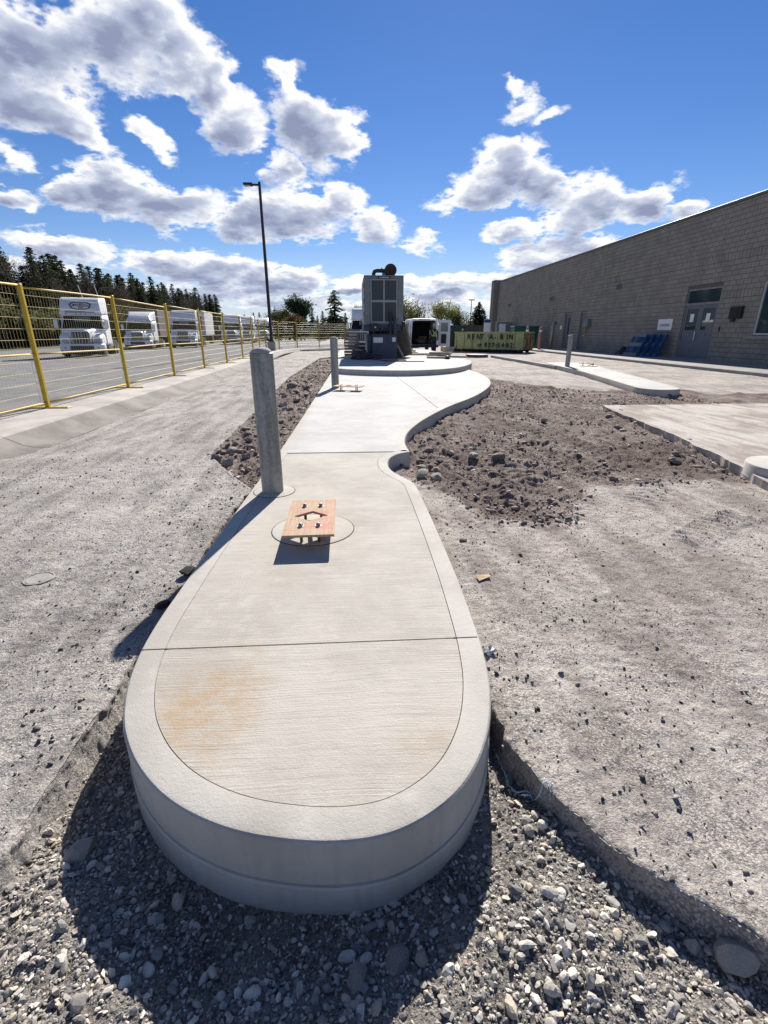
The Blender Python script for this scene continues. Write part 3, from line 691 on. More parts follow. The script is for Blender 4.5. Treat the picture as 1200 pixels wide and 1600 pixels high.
def scatter(name, P, S, bases, mat_, colors, sink=0.3, smooth=True, tilt=0.5):
    """join stones into one mesh (loose material nobody could count)"""
    Vs = []; Fs = []; Cs = []; off = 0
    n = len(P); which = RNG.integers(0, len(bases), n)
    for k in range(len(bases)):
        idx = np.where(which == k)[0]
        if not len(idx): continue
        bv, bf = bases[k]; m_ = len(idx)
        a = RNG.uniform(0, 2*math.pi, m_); b = RNG.normal(0, tilt, m_); c = RNG.normal(0, tilt, m_)
        def rot(ax_, t):
            o = np.zeros((m_, 3, 3)); c_, s_ = np.cos(t), np.sin(t); i, j = [(1, 2), (0, 2), (0, 1)][ax_]
            o[:, ax_, ax_] = 1; o[:, i, i] = c_; o[:, j, j] = c_; o[:, i, j] = -s_; o[:, j, i] = s_; return o
        Rm = rot(2, a) @ rot(0, b) @ rot(1, c)
        sc = S[idx][:, None]*RNG.uniform(0.6, 1.35, (m_, 3))
        v = np.einsum('nij,nkj->nki', Rm, bv[None]*sc[:, None, :]) + P[idx][:, None, :]
        v[:, :, 2] += (S[idx]*(0.6 - sink))[:, None]
        Vs.append(v.reshape(-1, 3)); Fs.append((bf[None] + (np.arange(m_)*len(bv))[:, None, None] + off).reshape(-1, 3)); off += m_*len(bv)
        col = colors(m_); Cs.append(np.repeat(col, len(bv), 0))
    V = np.concatenate(Vs); F = np.concatenate(Fs); C = np.concatenate(Cs)
    me = bpy.data.meshes.new(name); me.vertices.add(len(V)); me.vertices.foreach_set('co', V.ravel())
    me.loops.add(F.size); me.loops.foreach_set('vertex_index', F.ravel().astype(np.int32))
    me.polygons.add(len(F)); me.polygons.foreach_set('loop_start', np.arange(0, F.size, 3)); me.polygons.foreach_set('loop_total', np.full(len(F), 3))
    at = me.color_attributes.new('tone', 'FLOAT_COLOR', 'POINT'); at.data.foreach_set('color', np.concatenate([C, np.ones((len(C), 1))], 1).ravel())
    me.update(calc_edges=True)
    me.polygons.foreach_set('use_smooth', [smooth]*len(me.polygons))
    return link_mesh(name, me, mat_)
def tones(pal, jit=0.18):
    pal = np.array(pal)
    def f(n):
        c = pal[RNG.integers(0, len(pal), n)]*(1 + RNG.normal(0, jit, n))[:, None]; return np.clip(c, 0.02, 0.95)
    return f
m_stone = mat('stone', (1, 1, 1), (0.78, 0.76, 0.74), 35, 0.9, 0.5, 120, attr='tone', world=True, bdist=0.003)
m_rock = mat('rock', (0.40, 0.35, 0.30), (0.25, 0.215, 0.185), 9, 0.9, 0.6, 60, c3=(0.42, 0.39, 0.36), s3=25, bdist=0.006)
m_rock2 = mat('pale_rock', (0.42, 0.37, 0.30), (0.33, 0.29, 0.24), 12, 0.85, 0.35, 70, bdist=0.005)
m_rock3 = mat('brown_rock', (0.27, 0.21, 0.18), (0.17, 0.13, 0.115), 9, 0.92, 0.6, 60, bdist=0.006)
GREY = [(0.47, 0.435, 0.385), (0.39, 0.365, 0.33), (0.53, 0.495, 0.44), (0.30, 0.285, 0.265), (0.46, 0.39, 0.315), (0.60, 0.56, 0.49), (0.24, 0.23, 0.22)]
def gravel():
    n = 90000
    x = RNG.uniform(-1.15, 1.5, n); y = RNG.uniform(0.32, 2.3, n)
    tr, gr, _, _ = masks(x, y); ns = poly_sd(NOSE, x, y)
    left_slot = tr & (y < 2.3)
    ok = (gr | left_slot) & (ns > 0.005) & ~((y > 1.2) & (ns < 0))
    ok &= (RNG.random(n) < np.where(fbm(x, y, 2.6, 3, 61) > 0.0, 0.72, 0.3))
    x, y = x[ok], y[ok]; z = height(x, y)
    ok = z < -0.03; ok |= RNG.random(len(x)) < 0.0
    x, y, z = x[ok], y[ok], z[ok]
    s = np.exp(RNG.normal(math.log(0.0041), 0.52, len(x))); s = np.clip(s, 0.0016, 0.0135)
    P = np.stack([x, y, z], 1)
    big = s > 0.0085
    a = scatter('gravel', P[~big], s[~big], SB1, m_stone, tones(GREY), 0.35, False); tag(a, 'loose grey gravel around the island nose', 'gravel', kind='stuff')
    b = scatter('gravel', P[big], s[big], SB1, m_stone, tones(GREY), 0.3, False); tag(b, 'coarser grey pebbles strewn over the gravel', 'gravel', kind='stuff')
    m2 = 240; x = RNG.uniform(-1.1, 1.35, m2*3); y = RNG.uniform(0.36, 1.5, m2*3); tr, gr, _, _ = masks(x, y); ns = poly_sd(NOSE, x, y)
    ok = (gr | tr) & (ns > 0.02); x, y = x[ok][:m2], y[ok][:m2]; z = height(x, y); k = z < -0.03; x, y, z = x[k], y[k], z[k]
    s = np.clip(np.exp(RNG.normal(math.log(0.0145), 0.25, len(x))), 0.010, 0.026)
    c = scatter('gravel', np.stack([x, y, z], 1), s*0.9, SB2, m_stone, tones(GREY, 0.12), 0.25, False); tag(c, 'rounded river pebbles lying in the gravel', 'gravel', kind='stuff')
gravel()
def crumbs():
    n = 9000; x = np.concatenate([RNG.uniform(-3.9, -1.0, n//2), RNG.uniform(0.55, 4.2, n - n//2)])
    y = 0.35 + 7.5*RNG.random(n)**1.5; x = np.where(RNG.random(n) < 0.25, np.where(x < 0, -1.0-np.abs(RNG.normal(0, 0.25, n)), 0.55+np.abs(RNG.normal(0, 0.3, n))), x)
    ok = (fbm(x, y, 0.9, 3, 71) + 0.6*RNG.normal(0, 0.3, n)) > -0.1; x, y = x[ok], y[ok]; z = height(x, y); ok = z > -0.03; x, y, z = x[ok], y[ok], z[ok]
    s = np.clip(np.exp(RNG.normal(math.log(0.0042), 0.55, len(x))), 0.0018, 0.016)
    o = scatter('crumbs', np.stack([x, y, z], 1), s, SB1, m_stone, tones([(0.10, 0.09, 0.085), (0.16, 0.14, 0.13), (0.3, 0.27, 0.25), (0.07, 0.065, 0.06)], 0.2), 0.3)
    tag(o, 'loose asphalt crumbs scattered over the dusty paving', 'rubble', kind='stuff')
crumbs()
def grit():
    n = 34000; side = RNG.random(n) < 0.45
    x = np.where(side, RNG.uniform(-3.6, -1.0, n), RNG.uniform(0.55, 4.0, n)); y = 0.4 + 5.2*RNG.random(n)**1.7
    ok = (fbm(x, y, 1.6, 4, 73) + RNG.normal(0, 0.3, n)) > -0.05; x, y = x[ok], y[ok]; z = height(x, y); ok = z > -0.03; x, y, z = x[ok], y[ok], z[ok]
    s = np.clip(np.exp(RNG.normal(math.log(0.0026), 0.4, len(x))), 0.0012, 0.007)*(0.8+0.12*y)
    o = scatter('grit', np.stack([x, y, z], 1), s, SB1, m_stone, tones([(0.42, 0.38, 0.34), (0.55, 0.5, 0.45), (0.28, 0.25, 0.23), (0.15, 0.135, 0.125)], 0.2), 0.3, False)
    tag(o, 'fine grit and chips over the dusty paving', 'grit', kind='stuff')
grit()
def clods():
    n = 26000; x = RNG.uniform(0.5, 7.5, n); y = 3.2 + 11*RNG.random(n)**1.35
    _, _, d, _ = masks(x, y); ok = (d < 0.05) & (fbm(x, y, 1.2, 3, 81) + RNG.normal(0, 0.25, n) > 0.0)
    isl_sd = poly_sd([(0.6, 5)] + right_far + [(0.6, 17)], x, y); ok &= isl_sd > 0.03
    x, y = x[ok], y[ok]; z = height(x, y)
    s = np.clip(np.exp(RNG.normal(math.log(0.010), 0.55, len(x))), 0.003, 0.045)
    o = scatter('dirt_clods', np.stack([x, y, z], 1), s, SB1, m_stone, tones([(0.27, 0.205, 0.175), (0.34, 0.275, 0.24), (0.2, 0.15, 0.13), (0.44, 0.38, 0.335)], 0.18), 0.4)
    tag(o, 'crumbly brown clods over the churned dirt', 'dirt', kind='stuff')
    n = 5000; y = 4.5 + 22*RNG.random(n)**1.3; x = RNG.uniform(-2.1, -0.6, n); tr, _, _, _ = masks(x, y); ok = tr & (x < np.interp(y, [0, 5, 16, 30], [-0.86, -0.86, -0.72, -0.72])); x, y = x[ok], y[ok]; z = height(x, y)
    s = np.clip(np.exp(RNG.normal(math.log(0.016), 0.5, len(x))), 0.006, 0.05)
    o = scatter('dirt_clods', np.stack([x, y, z], 1), s, SB1, m_stone, tones([(0.26, 0.195, 0.165), (0.32, 0.26, 0.225), (0.19, 0.145, 0.125), (0.43, 0.37, 0.325)], 0.18), 0.4)
    tag(o, 'brown clods and small stones in the strip left of the island', 'dirt', kind='stuff')
clods()
RM = [stone_base(s+100, 2, random.uniform(0.6, 0.85), 0.3) for s in range(6)]
for me in RM: me.polygons.foreach_set('use_smooth', [True]*len(me.polygons)); me.set_sharp_from_angle(angle=R(24))
RMM = {}
def rock(x, y, s, label, group=None, m=None, v=None, z=None, name='rock'):
    v = random.randrange(6) if v is None else v; m = m or m_rock
    if (v, m.name) not in RMM:
        me = RM[v].copy(); me.materials.append(m); RMM[(v, m.name)] = me
    o = bpy.data.objects.new(name, RMM[(v, m.name)]); COL.objects.link(o)
    zz = hz(x, y) if z is None else z
    o.location = (x, y, zz + s*0.42); o.scale = (s, s*random.uniform(0.8, 1), s*random.uniform(0.85, 1)); o.rotation_euler = (random.uniform(-.2, .2), random.uniform(-.2, .2), random.uniform(0, 6))
    return tag(o, label, 'rock', group)
rock(-0.835, 1.035, 0.042, 'smooth tan stone in the gravel left of the island nose', m=m_rock2, v=4)
rock(0.90, 0.655, 0.05, 'large pale stone against the broken asphalt edge at lower right', m=m_rock2, v=2)
rock(0.735, 2.99, 0.034, 'fist-sized pale stone alone on the paving right of the island', m=m_rock2, v=3)
rock(0.665, 4.50, 0.072, 'left of two round stones below the notch in the island', m=m_rock, v=1)
rock(0.80, 4.53, 0.075, 'right of two round stones below the notch in the island', m=m_rock, v=4)
rock(0.08, 0.71, 0.035, 'angular grey stone in the shadow below the island nose', m=m_rock, v=5)
rock(-0.02, 0.67, 0.030, 'blocky grey stone at the bottom edge of the shaded gravel', m=m_rock, v=0)
for (x, y, s) in ((-1.56,5.45,.075),(-1.42,5.3,.09),(-1.6,5.85,.06),(-1.5,5.95,.095),(-1.38,5.85,.08),(-1.25,5.55,.07),(-1.55,6.35,.06),(-1.42,6.5,.08),(-1.5,6.9,.085),(-1.34,6.2,.07),(-1.6,7.3,.07),(-1.5,7.9,.08),(-1.4,8.3,.10),(-1.2,8.0,.09),(-1.55,8.8,.12),(-1.3,9.4,.08),(-1.4,9.9,.12),(-1.15,9.2,.07),(-1.2,10.6,.11),(-1.5,10.9,.08),(-1.65,11.6,.1),(-1.35,12.1,.12),(-1.1,11.6,.09),(-1.6,13.2,.19),(-1.3,13.4,.1),(-1.2,12.9,.12),(-1.0,10.3,.06),(-1.05,7.1,.05),(-1.7,9.7,.07),(-1.4,14.8,.11)):
    rock(x, y, s*0.78, 'cobble lying in the strip of dirt left of the island', 'cobbles in the dirt strip', m=random.choice((m_rock, m_rock3, m_rock3)))
for (x, y, s) in ((0.72,4.95,.06),(0.78,5.25,.05),(0.9,5.6,.055),(0.7,4.75,.075),(0.86,4.85,.06),(0.95,5.15,.045),(1.15,5.5,.05),(0.85,5.9,.05),(1.0,6.2,.05),(1.25,6.6,.06),(1.35,5.25,.07),(1.6,5.15,.08),(1.25,4.95,.045)):
    rock(x, y, s, 'stone heaped against the curved right side of the island', 'stones beside the curved island edge', m=random.choice((m_rock, m_rock3)))
for (x, y, s) in ((4.0,7.0,.07),(3.9,6.7,.06),(4.25,5.75,.06),(3.7,5.2,.05),(3.5,4.9,.07),(3.65,4.75,.05),(4.2,7.7,.06),(3.0,7.4,.06),(2.2,6.0,.06)):
    rock(x, y, s, 'stone in the churned dirt beside the worn slab', 'stones beside the worn slab', m=random.choice((m_rock, m_rock3)))

# chunk of broken asphalt along the left edge, debris
for i, (x, y, s, lb) in enumerate(((-1.0, 2.62, 0.05, 'black broken asphalt lump on the road edge left of the island'), (-1.02, 2.25, 0.04, 'smaller black asphalt lump on the road edge, nearer the camera'))):
    m_t = MATS.get('tar_lump') or mat('tar_lump', (0.05, 0.048, 0.046), (0.09, 0.085, 0.08), 20, 0.9, 0.8, 90)
    rock(x, y, s, lb, m=m_t, v=i, name='asphalt_lump')
m_card = mat('brown_card', (0.45, 0.33, 0.2), (0.38, 0.28, 0.17), 12, 0.9)
o = MB().add([(0, 0, .004), (.085, .01, .012), (.095, .05, .006), (.01, .06, .01), (0, 0, .001), (.085, .01, .009), (.095, .05, .003), (.01, .06, .007)], [(0,1,2,3),(7,6,5,4),(0,4,5,1),(1,5,6,2),(2,6,7,3),(3,7,4,0)]).build('cardboard_scrap', m_card, None, (0.70, 2.40, hz(0.74, 2.42)+0.004), 0.3)
tag(o, 'scrap of tan cardboard on the paving right of the island', 'scrap')
m_foil = mat('grey_plastic', (0.5, 0.52, 0.52), (0.3, 0.32, 0.33), 30, 0.4)
mb = MB(); rr = random.Random(3)
g = [[(0.012*i + rr.uniform(-.004, .004), 0.012*j + rr.uniform(-.004, .004), 0.012 + rr.uniform(-.009, .012)) for i in range(5)] for j in range(5)]
mb.add([p for r_ in g for p in r_], [(j*5+i, j*5+i+1, j*5+i+6, j*5+i+5) for j in range(4) for i in range(4)])
o = mb.build('plastic_scrap', m_foil, None, (0.57, 1.72, hz(0.6, 1.75)), 0.4); tag(o, 'crumpled grey plastic scrap beside the island edge near the saw cut', 'scrap')
sol = o.modifiers.new('thickness', 'SOLIDIFY'); sol.thickness = 0.0012
m_cord = mat('blue_cord', (0.62, 0.72, 0.78), (0.25, 0.42, 0.6), 60, 0.6)
cp = [(0.49, 1.30), (0.495, 1.24), (0.50, 1.20), (0.497, 1.165), (0.51, 1.135), (0.525, 1.115), (0.545, 1.105), (0.57, 1.085), (0.60, 1.075)]
pts = smooth_path(cp, 2); mb = MB(); mb.tube([(x, y, max(hz(x, y), -0.10) + 0.012 + 0.012*math.sin(9*i*0.3)) for i, (x, y) in enumerate(pts)], 0.0022, 6)
pts2 = smooth_path([(0.50, 1.15), (0.505, 1.128), (0.522, 1.125), (0.54, 1.128), (0.552, 1.11), (0.54, 1.10), (0.52, 1.112)], 2)
mb.tube([(x, y, max(hz(x, y), -0.10) + 0.02) for x, y in pts2], 0.002, 6)
o = mb.build('cord', m_cord, None, smooth=True); tag(o, 'frayed pale blue cord lying in the gap right of the island nose', 'cord')
m_ply_old = mat('grey_plank', (0.5, 0.4, 0.29), (0.38, 0.3, 0.22), 8, 0.85, 0.3, 60, stretch=(1, 12, 1))
o = MB().bbox((-0.3, -0.045, 0), (0.3, 0.045, 0.018), 0.004, Matrix.Rotation(R(-14), 3, 'Z')).build('plank', m_ply_old, None, (3.86, 3.62, hz(3.86, 3.62)+0.008)); tag(o, 'short flat plank on the ground in front of the round pier', 'plank')
o = MB().lathe([(0.0, 0.004), (0.066, 0.004), (0.068, 0.002), (0.071, 0.002), (0.073, 0.006), (0.08, 0.005), (0.082, 0)], 28).build('valve_cover', mat('cast_iron', (0.36, 0.33, 0.30), (0.27, 0.25, 0.23), 30, 0.9), None, (-1.86, 2.62, hz(-1.86, 2.62)+0.004)); tag(o, 'small round iron valve cover set in the left road', 'valve cover')

# ------------------------------------------------------------------ bollards and anchor templates
m_galv = bpy.data.materials.new('galvanised_steel'); m_galv.use_nodes = True
def _galv():
    t = m_galv.node_tree; b = t.nodes['Principled BSDF']; p = NN(t, 'ShaderNodeTexCoord').outputs['Object']
    v = NN(t, 'ShaderNodeTexVoronoi'); t.links.new(p, v.inputs['Vector']); v.inputs['Scale'].default_value = 60
    n = NOISE(t, VM(t, 'MULTIPLY', p, (9, 9, 1.1)), 1.6, 6, 0.65); n2 = NOISE(t, p, 26, 5, 0.7)
    col = MIXC(t, SS(t, n, 0.35, 0.65), (0.29, 0.30, 0.295), (0.155, 0.165, 0.165))
    col = MIXC(t, SS(t, n2, 0.56, 0.72, 0, 0.55), col, (0.07, 0.075, 0.078))
    col = MIXC(t, M(t, 'MULTIPLY', v.outputs['Color'], 0.25), col, (0.5, 0.51, 0.5))
    sp = NN(t, 'ShaderNodeSeparateXYZ'); t.links.new(p, sp.inputs[0])
    splash = SS(t, M(t, 'ADD', sp.outputs[2], M(t, 'MULTIPLY', NOISE(t, p, 18, 4, 0.7), 0.5)), 0.52, 0.26, 0, 0.5)
    col = MIXC(t, splash, col, (0.36, 0.35, 0.32))
    t.links.new(col, b.inputs['Base Color']); b.inputs['Metallic'].default_value = 0.55
    t.links.new(SS(t, n2, 0.3, 0.7, 0.42, 0.7), b.inputs['Roughness'])
    bp = NN(t, 'ShaderNodeBump'); bp.inputs['Strength'].default_value = 0.25; bp.inputs['Distance'].default_value = 0.003
    t.links.new(n2, bp.inputs['Height']); t.links.new(bp.outputs[0], b.inputs['Normal'])
_galv()
m_grout = mat('bollard_fill', (0.42, 0.41, 0.39), (0.33, 0.32, 0.31), 20, 0.9, 0.4, 90)
bol = empty('bollard', (-0.655, 3.712, ZT), 0, 'tall galvanised steel bollard nearest the camera at left island edge', 'bollard', 'steel bollards')
MB().lathe([(0.084, -0.02), (0.084, 1.055), (0.080, 1.058)], 32).build('pipe', m_galv, bol, angle=40)
MB().lathe([(0.0805, 1.05), (0.079, 1.062), (0.06, 1.082), (0.035, 1.092), (0.0, 1.095)], 32).build('domed_cap', m_grout, bol, angle=60)
for (x, y, z, lb) in ((-0.39, 11.28, ZT, 'galvanised steel bollard in front of the raised pad'), (7.92, 18.0, ZT, 'galvanised steel bollard on the right-hand island')):
    b2 = copy_tree(bol); b2.location = (x, y, z); b2['label'] = lb; b2.rotation_euler = (0, 0, x*2)
collar((-0.37, 11.28), 0.15, isl)

m_plywood = bpy.data.materials.new('stained_plywood'); m_plywood.use_nodes = True
def _ply():
    t = m_plywood.node_tree; b = t.nodes['Principled BSDF']; b.inputs['Roughness'].default_value = 0.85; p = NN(t, 'ShaderNodeTexCoord').outputs['Object']
    g = NOISE(t, VM(t, 'MULTIPLY', p, (60, 3, 20)), 1.2, 5, 0.65)
    col = MIXC(t, SS(t, g, 0.35, 0.68), (0.46, 0.33, 0.215), (0.35, 0.235, 0.145))
    red = M(t, 'MULTIPLY', SS(t, NOISE(t, VM(t, 'MULTIPLY', p, (4, 14, 4)), 1.3, 4, 0.65), 0.5, 0.66), 0.6)
    col = MIXC(t, red, col, (0.55, 0.13, 0.11))
    col = MIXC(t, SS(t, NOISE(t, p, 45, 4, 0.7), 0.62, 0.72, 0, 0.5), col, (0.13, 0.08, 0.05))
    t.links.new(col, b.inputs['Base Color'])
    bp = NN(t, 'ShaderNodeBump'); bp.inputs['Strength'].default_value = 0.35; bp.inputs['Distance'].default_value = 0.002
    t.links.new(g, bp.inputs['Height']); t.links.new(bp.outputs[0], b.inputs['Normal'])
_ply()
m_green = mat('epoxy_green_rod', (0.07, 0.17, 0.03), (0.05, 0.11, 0.03), 30, 0.5)
m_zinc = mat('zinc_washer', (0.72, 0.73, 0.74), (0.58, 0.58, 0.58), 40, 0.35, metal=0.8)
m_nut = mat('steel_nut', (0.3, 0.31, 0.32), (0.2, 0.2, 0.21), 40, 0.4, metal=0.8)
m_pvc = mat('dark_conduit', (0.05, 0.06, 0.05), rough=0.5)
def template(loc, rz, label, w=0.30, l=0.62, full=True):
    """plywood setting template on four anchor rods; a diamond hole in the middle"""
    o = empty('anchor_bolt_template', loc, rz, label, 'anchor template', 'anchor bolt templates')
    z0, z1 = 0.086, 0.101; hw, hl = w/2, l/2
    dia = [(0.108, 0.0), (0.004, 0.085), (-0.108, 0.0), (-0.01, -0.085)]; rect = [(hw, 0), (hw, hl), (0, hl), (-hw, hl), (-hw, 0), (-hw, -hl), (0, -hl), (hw, -hl)]
    rel = [0, 0, 1, 2, 2, 2, 3, 0]
    vs = []; fs = []
    for z in (z0, z1): vs += [(x, y, z) for x, y in rect] + [(x, y, z) for x, y in dia]
    T = 12
    for k_ in range(8):
        a, b_ = k_, (k_+1) % 8; ia, ib = [0, 0, 1, 1, 2, 2, 3, 3][k_], [0, 1, 1, 2, 2, 3, 3, 0][k_]
        q = [a, b_, 8+ib] + ([8+ia] if ia != ib else [])
        fs.append(tuple(T+i for i in q)); fs.append(tuple(q[::-1])); fs.append((a, b_, T+b_, T+a))
    for k_ in range(4): fs.append((8+k_, T+8+k_, T+8+(k_+1) % 4, 8+(k_+1) % 4))
    mb = MB(); mb.recalc = True; mb.add(vs, fs); mb.build('board', m_plywood, o)
    for (sx, sy) in ((-1, -1), (1, -1), (-1, 1), (1, 1)):
        bx_, by_ = sx*0.053, sy*0.175
        rod = MB().tube([(bx_, by_, 0.0), (bx_, by_, z0+0.002)], 0.0095, 10).build('anchor_rod', m_green, o, smooth=True)
        MB().lathe([(0.009, z1+0.0005), (0.020, z1+0.0005), (0.020, z1+0.0035), (0.009, z1+0.0035)], 20, (bx_, by_, 0)).build('washer', m_zinc, rod, angle=40)
        MB().lathe([(0.014, z1+0.0035), (0.014, z1+0.014), (0.011, z1+0.016), (0.008, z1+0.016), (0.008, z1+0.022), (0.0, z1+0.023)], 6, (bx_, by_, 0)).build('nut', m_nut, rod)
    if full:
        MB().tube([(0.0, 0.0, 0.0), (0.0, -0.03, 0.03), (0.02, -0.12, 0.052), (0.03, -0.2, 0.058)], 0.014, 8).build('conduit_stub', m_pvc, o, smooth=True)
    return o
template((-0.28, 2.87, ZT+0.004), R(1), 'plywood anchor template with diamond hole on green rods, nearest the camera')
template((-0.08, 10.75, ZT), R(74), 'plywood anchor template beside the second bollard', 0.32, 0.62, False)
template((8.75, 18.1, ZT), R(60), 'plywood anchor template on the right-hand island', 0.3, 0.62)

# ------------------------------------------------------------------ generator
m_gen = mat('grey_enclosure_paint', (0.185, 0.197, 0.208), (0.16, 0.172, 0.18), 3, 0.55, c3=(0.27, 0.285, 0.295), s3=12)
m_genlight = mat('light_enclosure_paint', (0.29, 0.305, 0.315), (0.25, 0.265, 0.275), 3, 0.5)
m_navy = mat('navy_tank_paint', (0.035, 0.05, 0.085), (0.05, 0.065, 0.10), 5, 0.5, c3=(0.07, 0.085, 0.11), s3=25)
m_black = mat('black_steel', (0.025, 0.025, 0.028), (0.045, 0.042, 0.042), 12, 0.6)
m_mesh = mat('radiator_mesh', (0.06, 0.068, 0.078), (0.085, 0.095, 0.105), 40, 0.7, 0.6, 180)
m_white = mat('white_label', (0.7, 0.7, 0.68), (0.6, 0.6, 0.58), 20, 0.7)
m_flat = mat('sign_white', (0.8, 0.8, 0.79), (0.76, 0.76, 0.75), 5, 0.6)
m_rust = mat('rusty_pipe', (0.075, 0.05, 0.045), (0.04, 0.035, 0.035), 10, 0.8, 0.3, 60)
m_ink = mat('black_lettering', (0.02, 0.02, 0.02), (0.03, 0.03, 0.03), 5, 0.8)

def text(s, size, m, parent, loc, rot, name='lettering', bold=0.0, align='CENTER', space=1.0, xs=1.0):
    cu = bpy.data.curves.new('t', 'FONT'); cu.body = s; cu.size = size; cu.align_x = align; cu.align_y = 'CENTER'
    cu.extrude = 0.002; cu.offset = bold; cu.space_character = space; cu.resolution_u = 3
    ob = bpy.data.objects.new('t', cu); COL.objects.link(ob); dg = bpy.context.evaluated_depsgraph_get()
    me = bpy.data.meshes.new_from_object(ob.evaluated_get(dg)); me.name = name; bpy.data.objects.remove(ob); me.materials.clear()
    o = link_mesh(name, me, m, parent, loc); o.rotation_euler = rot; o.scale = (xs, 1, 1)
    return o
gen = empty('generator', (1.31, 20.55, ZP), 0, 'tall grey diesel generator on navy fuel tank standing on the raised pad', 'generator')
L = 4.2
MB().bbox((-0.76, 0.0, 1.29), (0.76, L, 3.05), 0.02).build('enclosure', m_gen, gen)
MB().bbox((-0.78, -0.03, 3.05), (0.78, L+0.03, 3.075), 0.008).build('roof_cap', m_genlight, gen)
for x0, x1, nm in ((-0.765, -0.545, 'corner_panel'), (0.545, 0.765, 'corner_panel')):
    MB().bbox((x0, -0.025, 1.30), (x1, 0.01, 3.04), 0.008).build(nm, m_gen, gen)
for i in range(2):                                             # side access doors on the visible left side
    MB().bbox((-0.785, 0.25+1.9*i, 1.4), (-0.75, 2.0+1.9*i, 2.95), 0.008).build('access_door', m_genlight, gen)
for z in (1.7, 2.2, 2.7): MB().bbox((-0.80, 0.22, z-0.05), (-0.784, 0.28, z+0.05), 0.004).build('hinge', m_black, gen)
fr = MB()
for x0, x1 in ((-0.53, -0.485), (-0.03, 0.03), (0.485, 0.53)): fr.box((x0, -0.035, 1.42), (x1, 0.012, 2.90))
for z0, z1 in ((1.36, 1.42), (2.12, 2.20), (2.90, 2.945)): fr.box((-0.53, -0.036, z0), (0.53, 0.012, z1))
fr.build('grille_frame', m_genlight, gen)
for (x0, x1) in ((-0.485, -0.03), (0.03, 0.485)):
    for (z0, z1) in ((1.42, 2.12), (2.20, 2.90)):
        g = MB().box((x0, -0.012, z0), (x1, -0.004, z1)).build('radiator_grille', m_mesh, gen)
        b = MB()
        for k_ in range(1, 12): b.box((x0+(x1-x0)*k_/12-0.004, -0.02, z0), (x0+(x1-x0)*k_/12+0.004, -0.011, z1))
        b.build('grille_bars', m_mesh, g)
pl = MB().box((-0.22, -0.032, 2.955), (0.24, -0.024, 3.035)).build('name_plate', m_ink, gen)
text('CATERPILLAR', 0.062, m_white, pl, (0.01, -0.0335, 2.995), (R(90), 0, 0), bold=0.002)
MB().bbox((-0.80, -0.04, 1.06), (0.80, L+0.04, 1.288), 0.015).build('skid_base', m_navy, gen)
MB().bbox((-0.48, -0.05, 0.0), (0.53, L-0.4, 0.93), 0.015).build('fuel_tank', m_navy, gen)
MB().box((-0.50, -0.055, 0.93), (0.55, L-0.4, 0.955)).build('tank_lid', m_navy, gen)
MB().bbox((-0.66, 0.15, 0.0), (-0.49, L-0.4, 0.95), 0.01).build('tank_side', m_navy, gen)
mb = MB()
for x in (-0.44, 0.46): mb.box((x, -0.02, 0.955), (x+0.06, 0.5, 1.06))
for y in (1.2, 3): mb.box((-0.5, y, 0.955), (0.55, y+0.3, 1.06))
mb.build('support_feet', m_black, gen)
MB().box((-0.43, -0.058, 0.62), (-0.05, -0.053, 0.82)).build('notice_plate', m_white, gen)
MB().box((0.33, -0.058, 0.66), (0.47, -0.053, 0.82)).build('notice_plate', m_white, gen)
cbx = MB().bbox((-0.50, -0.22, 1.05), (-0.22, -0.045, 1.33), 0.012).build('control_box', m_black, gen)
MB().lathe([(0.0, 0), (0.03, 0), (0.03, 0.012), (0.0, 0.014)], 16, (-0.36, -0.235, 1.2), 'Y').build('gauge', m_white, cbx)
vp = MB(); vp.tube([(0.25, -0.14, 0.94), (0.25, -0.14, 1.62)], 0.055, 12); vp.tube([(0.25, -0.14, 1.62), (0.25, -0.14, 1.70)], 0.03, 10); vp.lathe([(0.0, 1.69), (0.065, 1.69), (0.065, 1.73), (0.03, 1.745), (0.0, 1.745)], 14, (0.25, -0.14, 0))
vp.build('vent_pipe', m_black, gen, angle=40)
vp = MB(); vp.tube([(0.43, -0.14, 0.94), (0.43, -0.14, 1.50)], 0.065, 12); vp.lathe([(0.0, 1.5), (0.075, 1.5), (0.075, 1.53), (0.0, 1.535)], 14, (0.43, -0.14, 0)); vp.build('fill_pipe', m_navy, gen, angle=40)
for x in (-0.15, 0.0, 0.1): MB().tube([(x, -0.1, 0.94), (x, -0.1, 1.10), (x+0.02, -0.03, 1.2)], 0.018, 8).build('hose', m_black, gen, smooth=True)
MB().tube([(0.72, -0.05, 1.1), (0.78, -0.12, 1.25), (0.80, -0.10, 1.36), (0.74, -0.04, 1.38)], 0.05, 10).build('lifting_eye', m_black, gen, smooth=True)
# exhaust: elbow and horizontal muffler drum end-on
mb = MB(); mb.tube([(-0.36, 0.9, 3.05), (-0.36, 0.9, 3.22), (-0.32, 0.9, 3.30), (-0.24, 0.9, 3.33), (0.15, 0.9, 3.33), (0.3, 0.9, 3.33)], 0.075, 12); mb.build('exhaust_pipe', m_rust, gen, smooth=True)
mb = MB(); mb.lathe([(0.0, 0.55), (0.20, 0.56), (0.23, 0.59), (0.24, 0.65), (0.24, 2.2), (0.20, 2.28), (0.0, 2.3)], 28, (0.31, 0.0, 3.33), 'Y'); mb.build('muffler', m_rust, gen, angle=40)
MB().lathe([(0.0, 0.50), (0.09, 0.50), (0.09, 0.56), (0.0, 0.565)], 18, (0.31, 0.0, 3.33), 'Y').build('muffler_outlet', m_black, gen)
MB().box((-0.02, 0.75, 3.07), (0.12, 1.0, 3.24)).build('muffler_saddle', m_genlight, gen)
MB().tube([(0.02, 0.95, 3.36), (-0.06, 0.95, 3.42)], 0.04, 8).build('drain_stub', m_rust, gen)

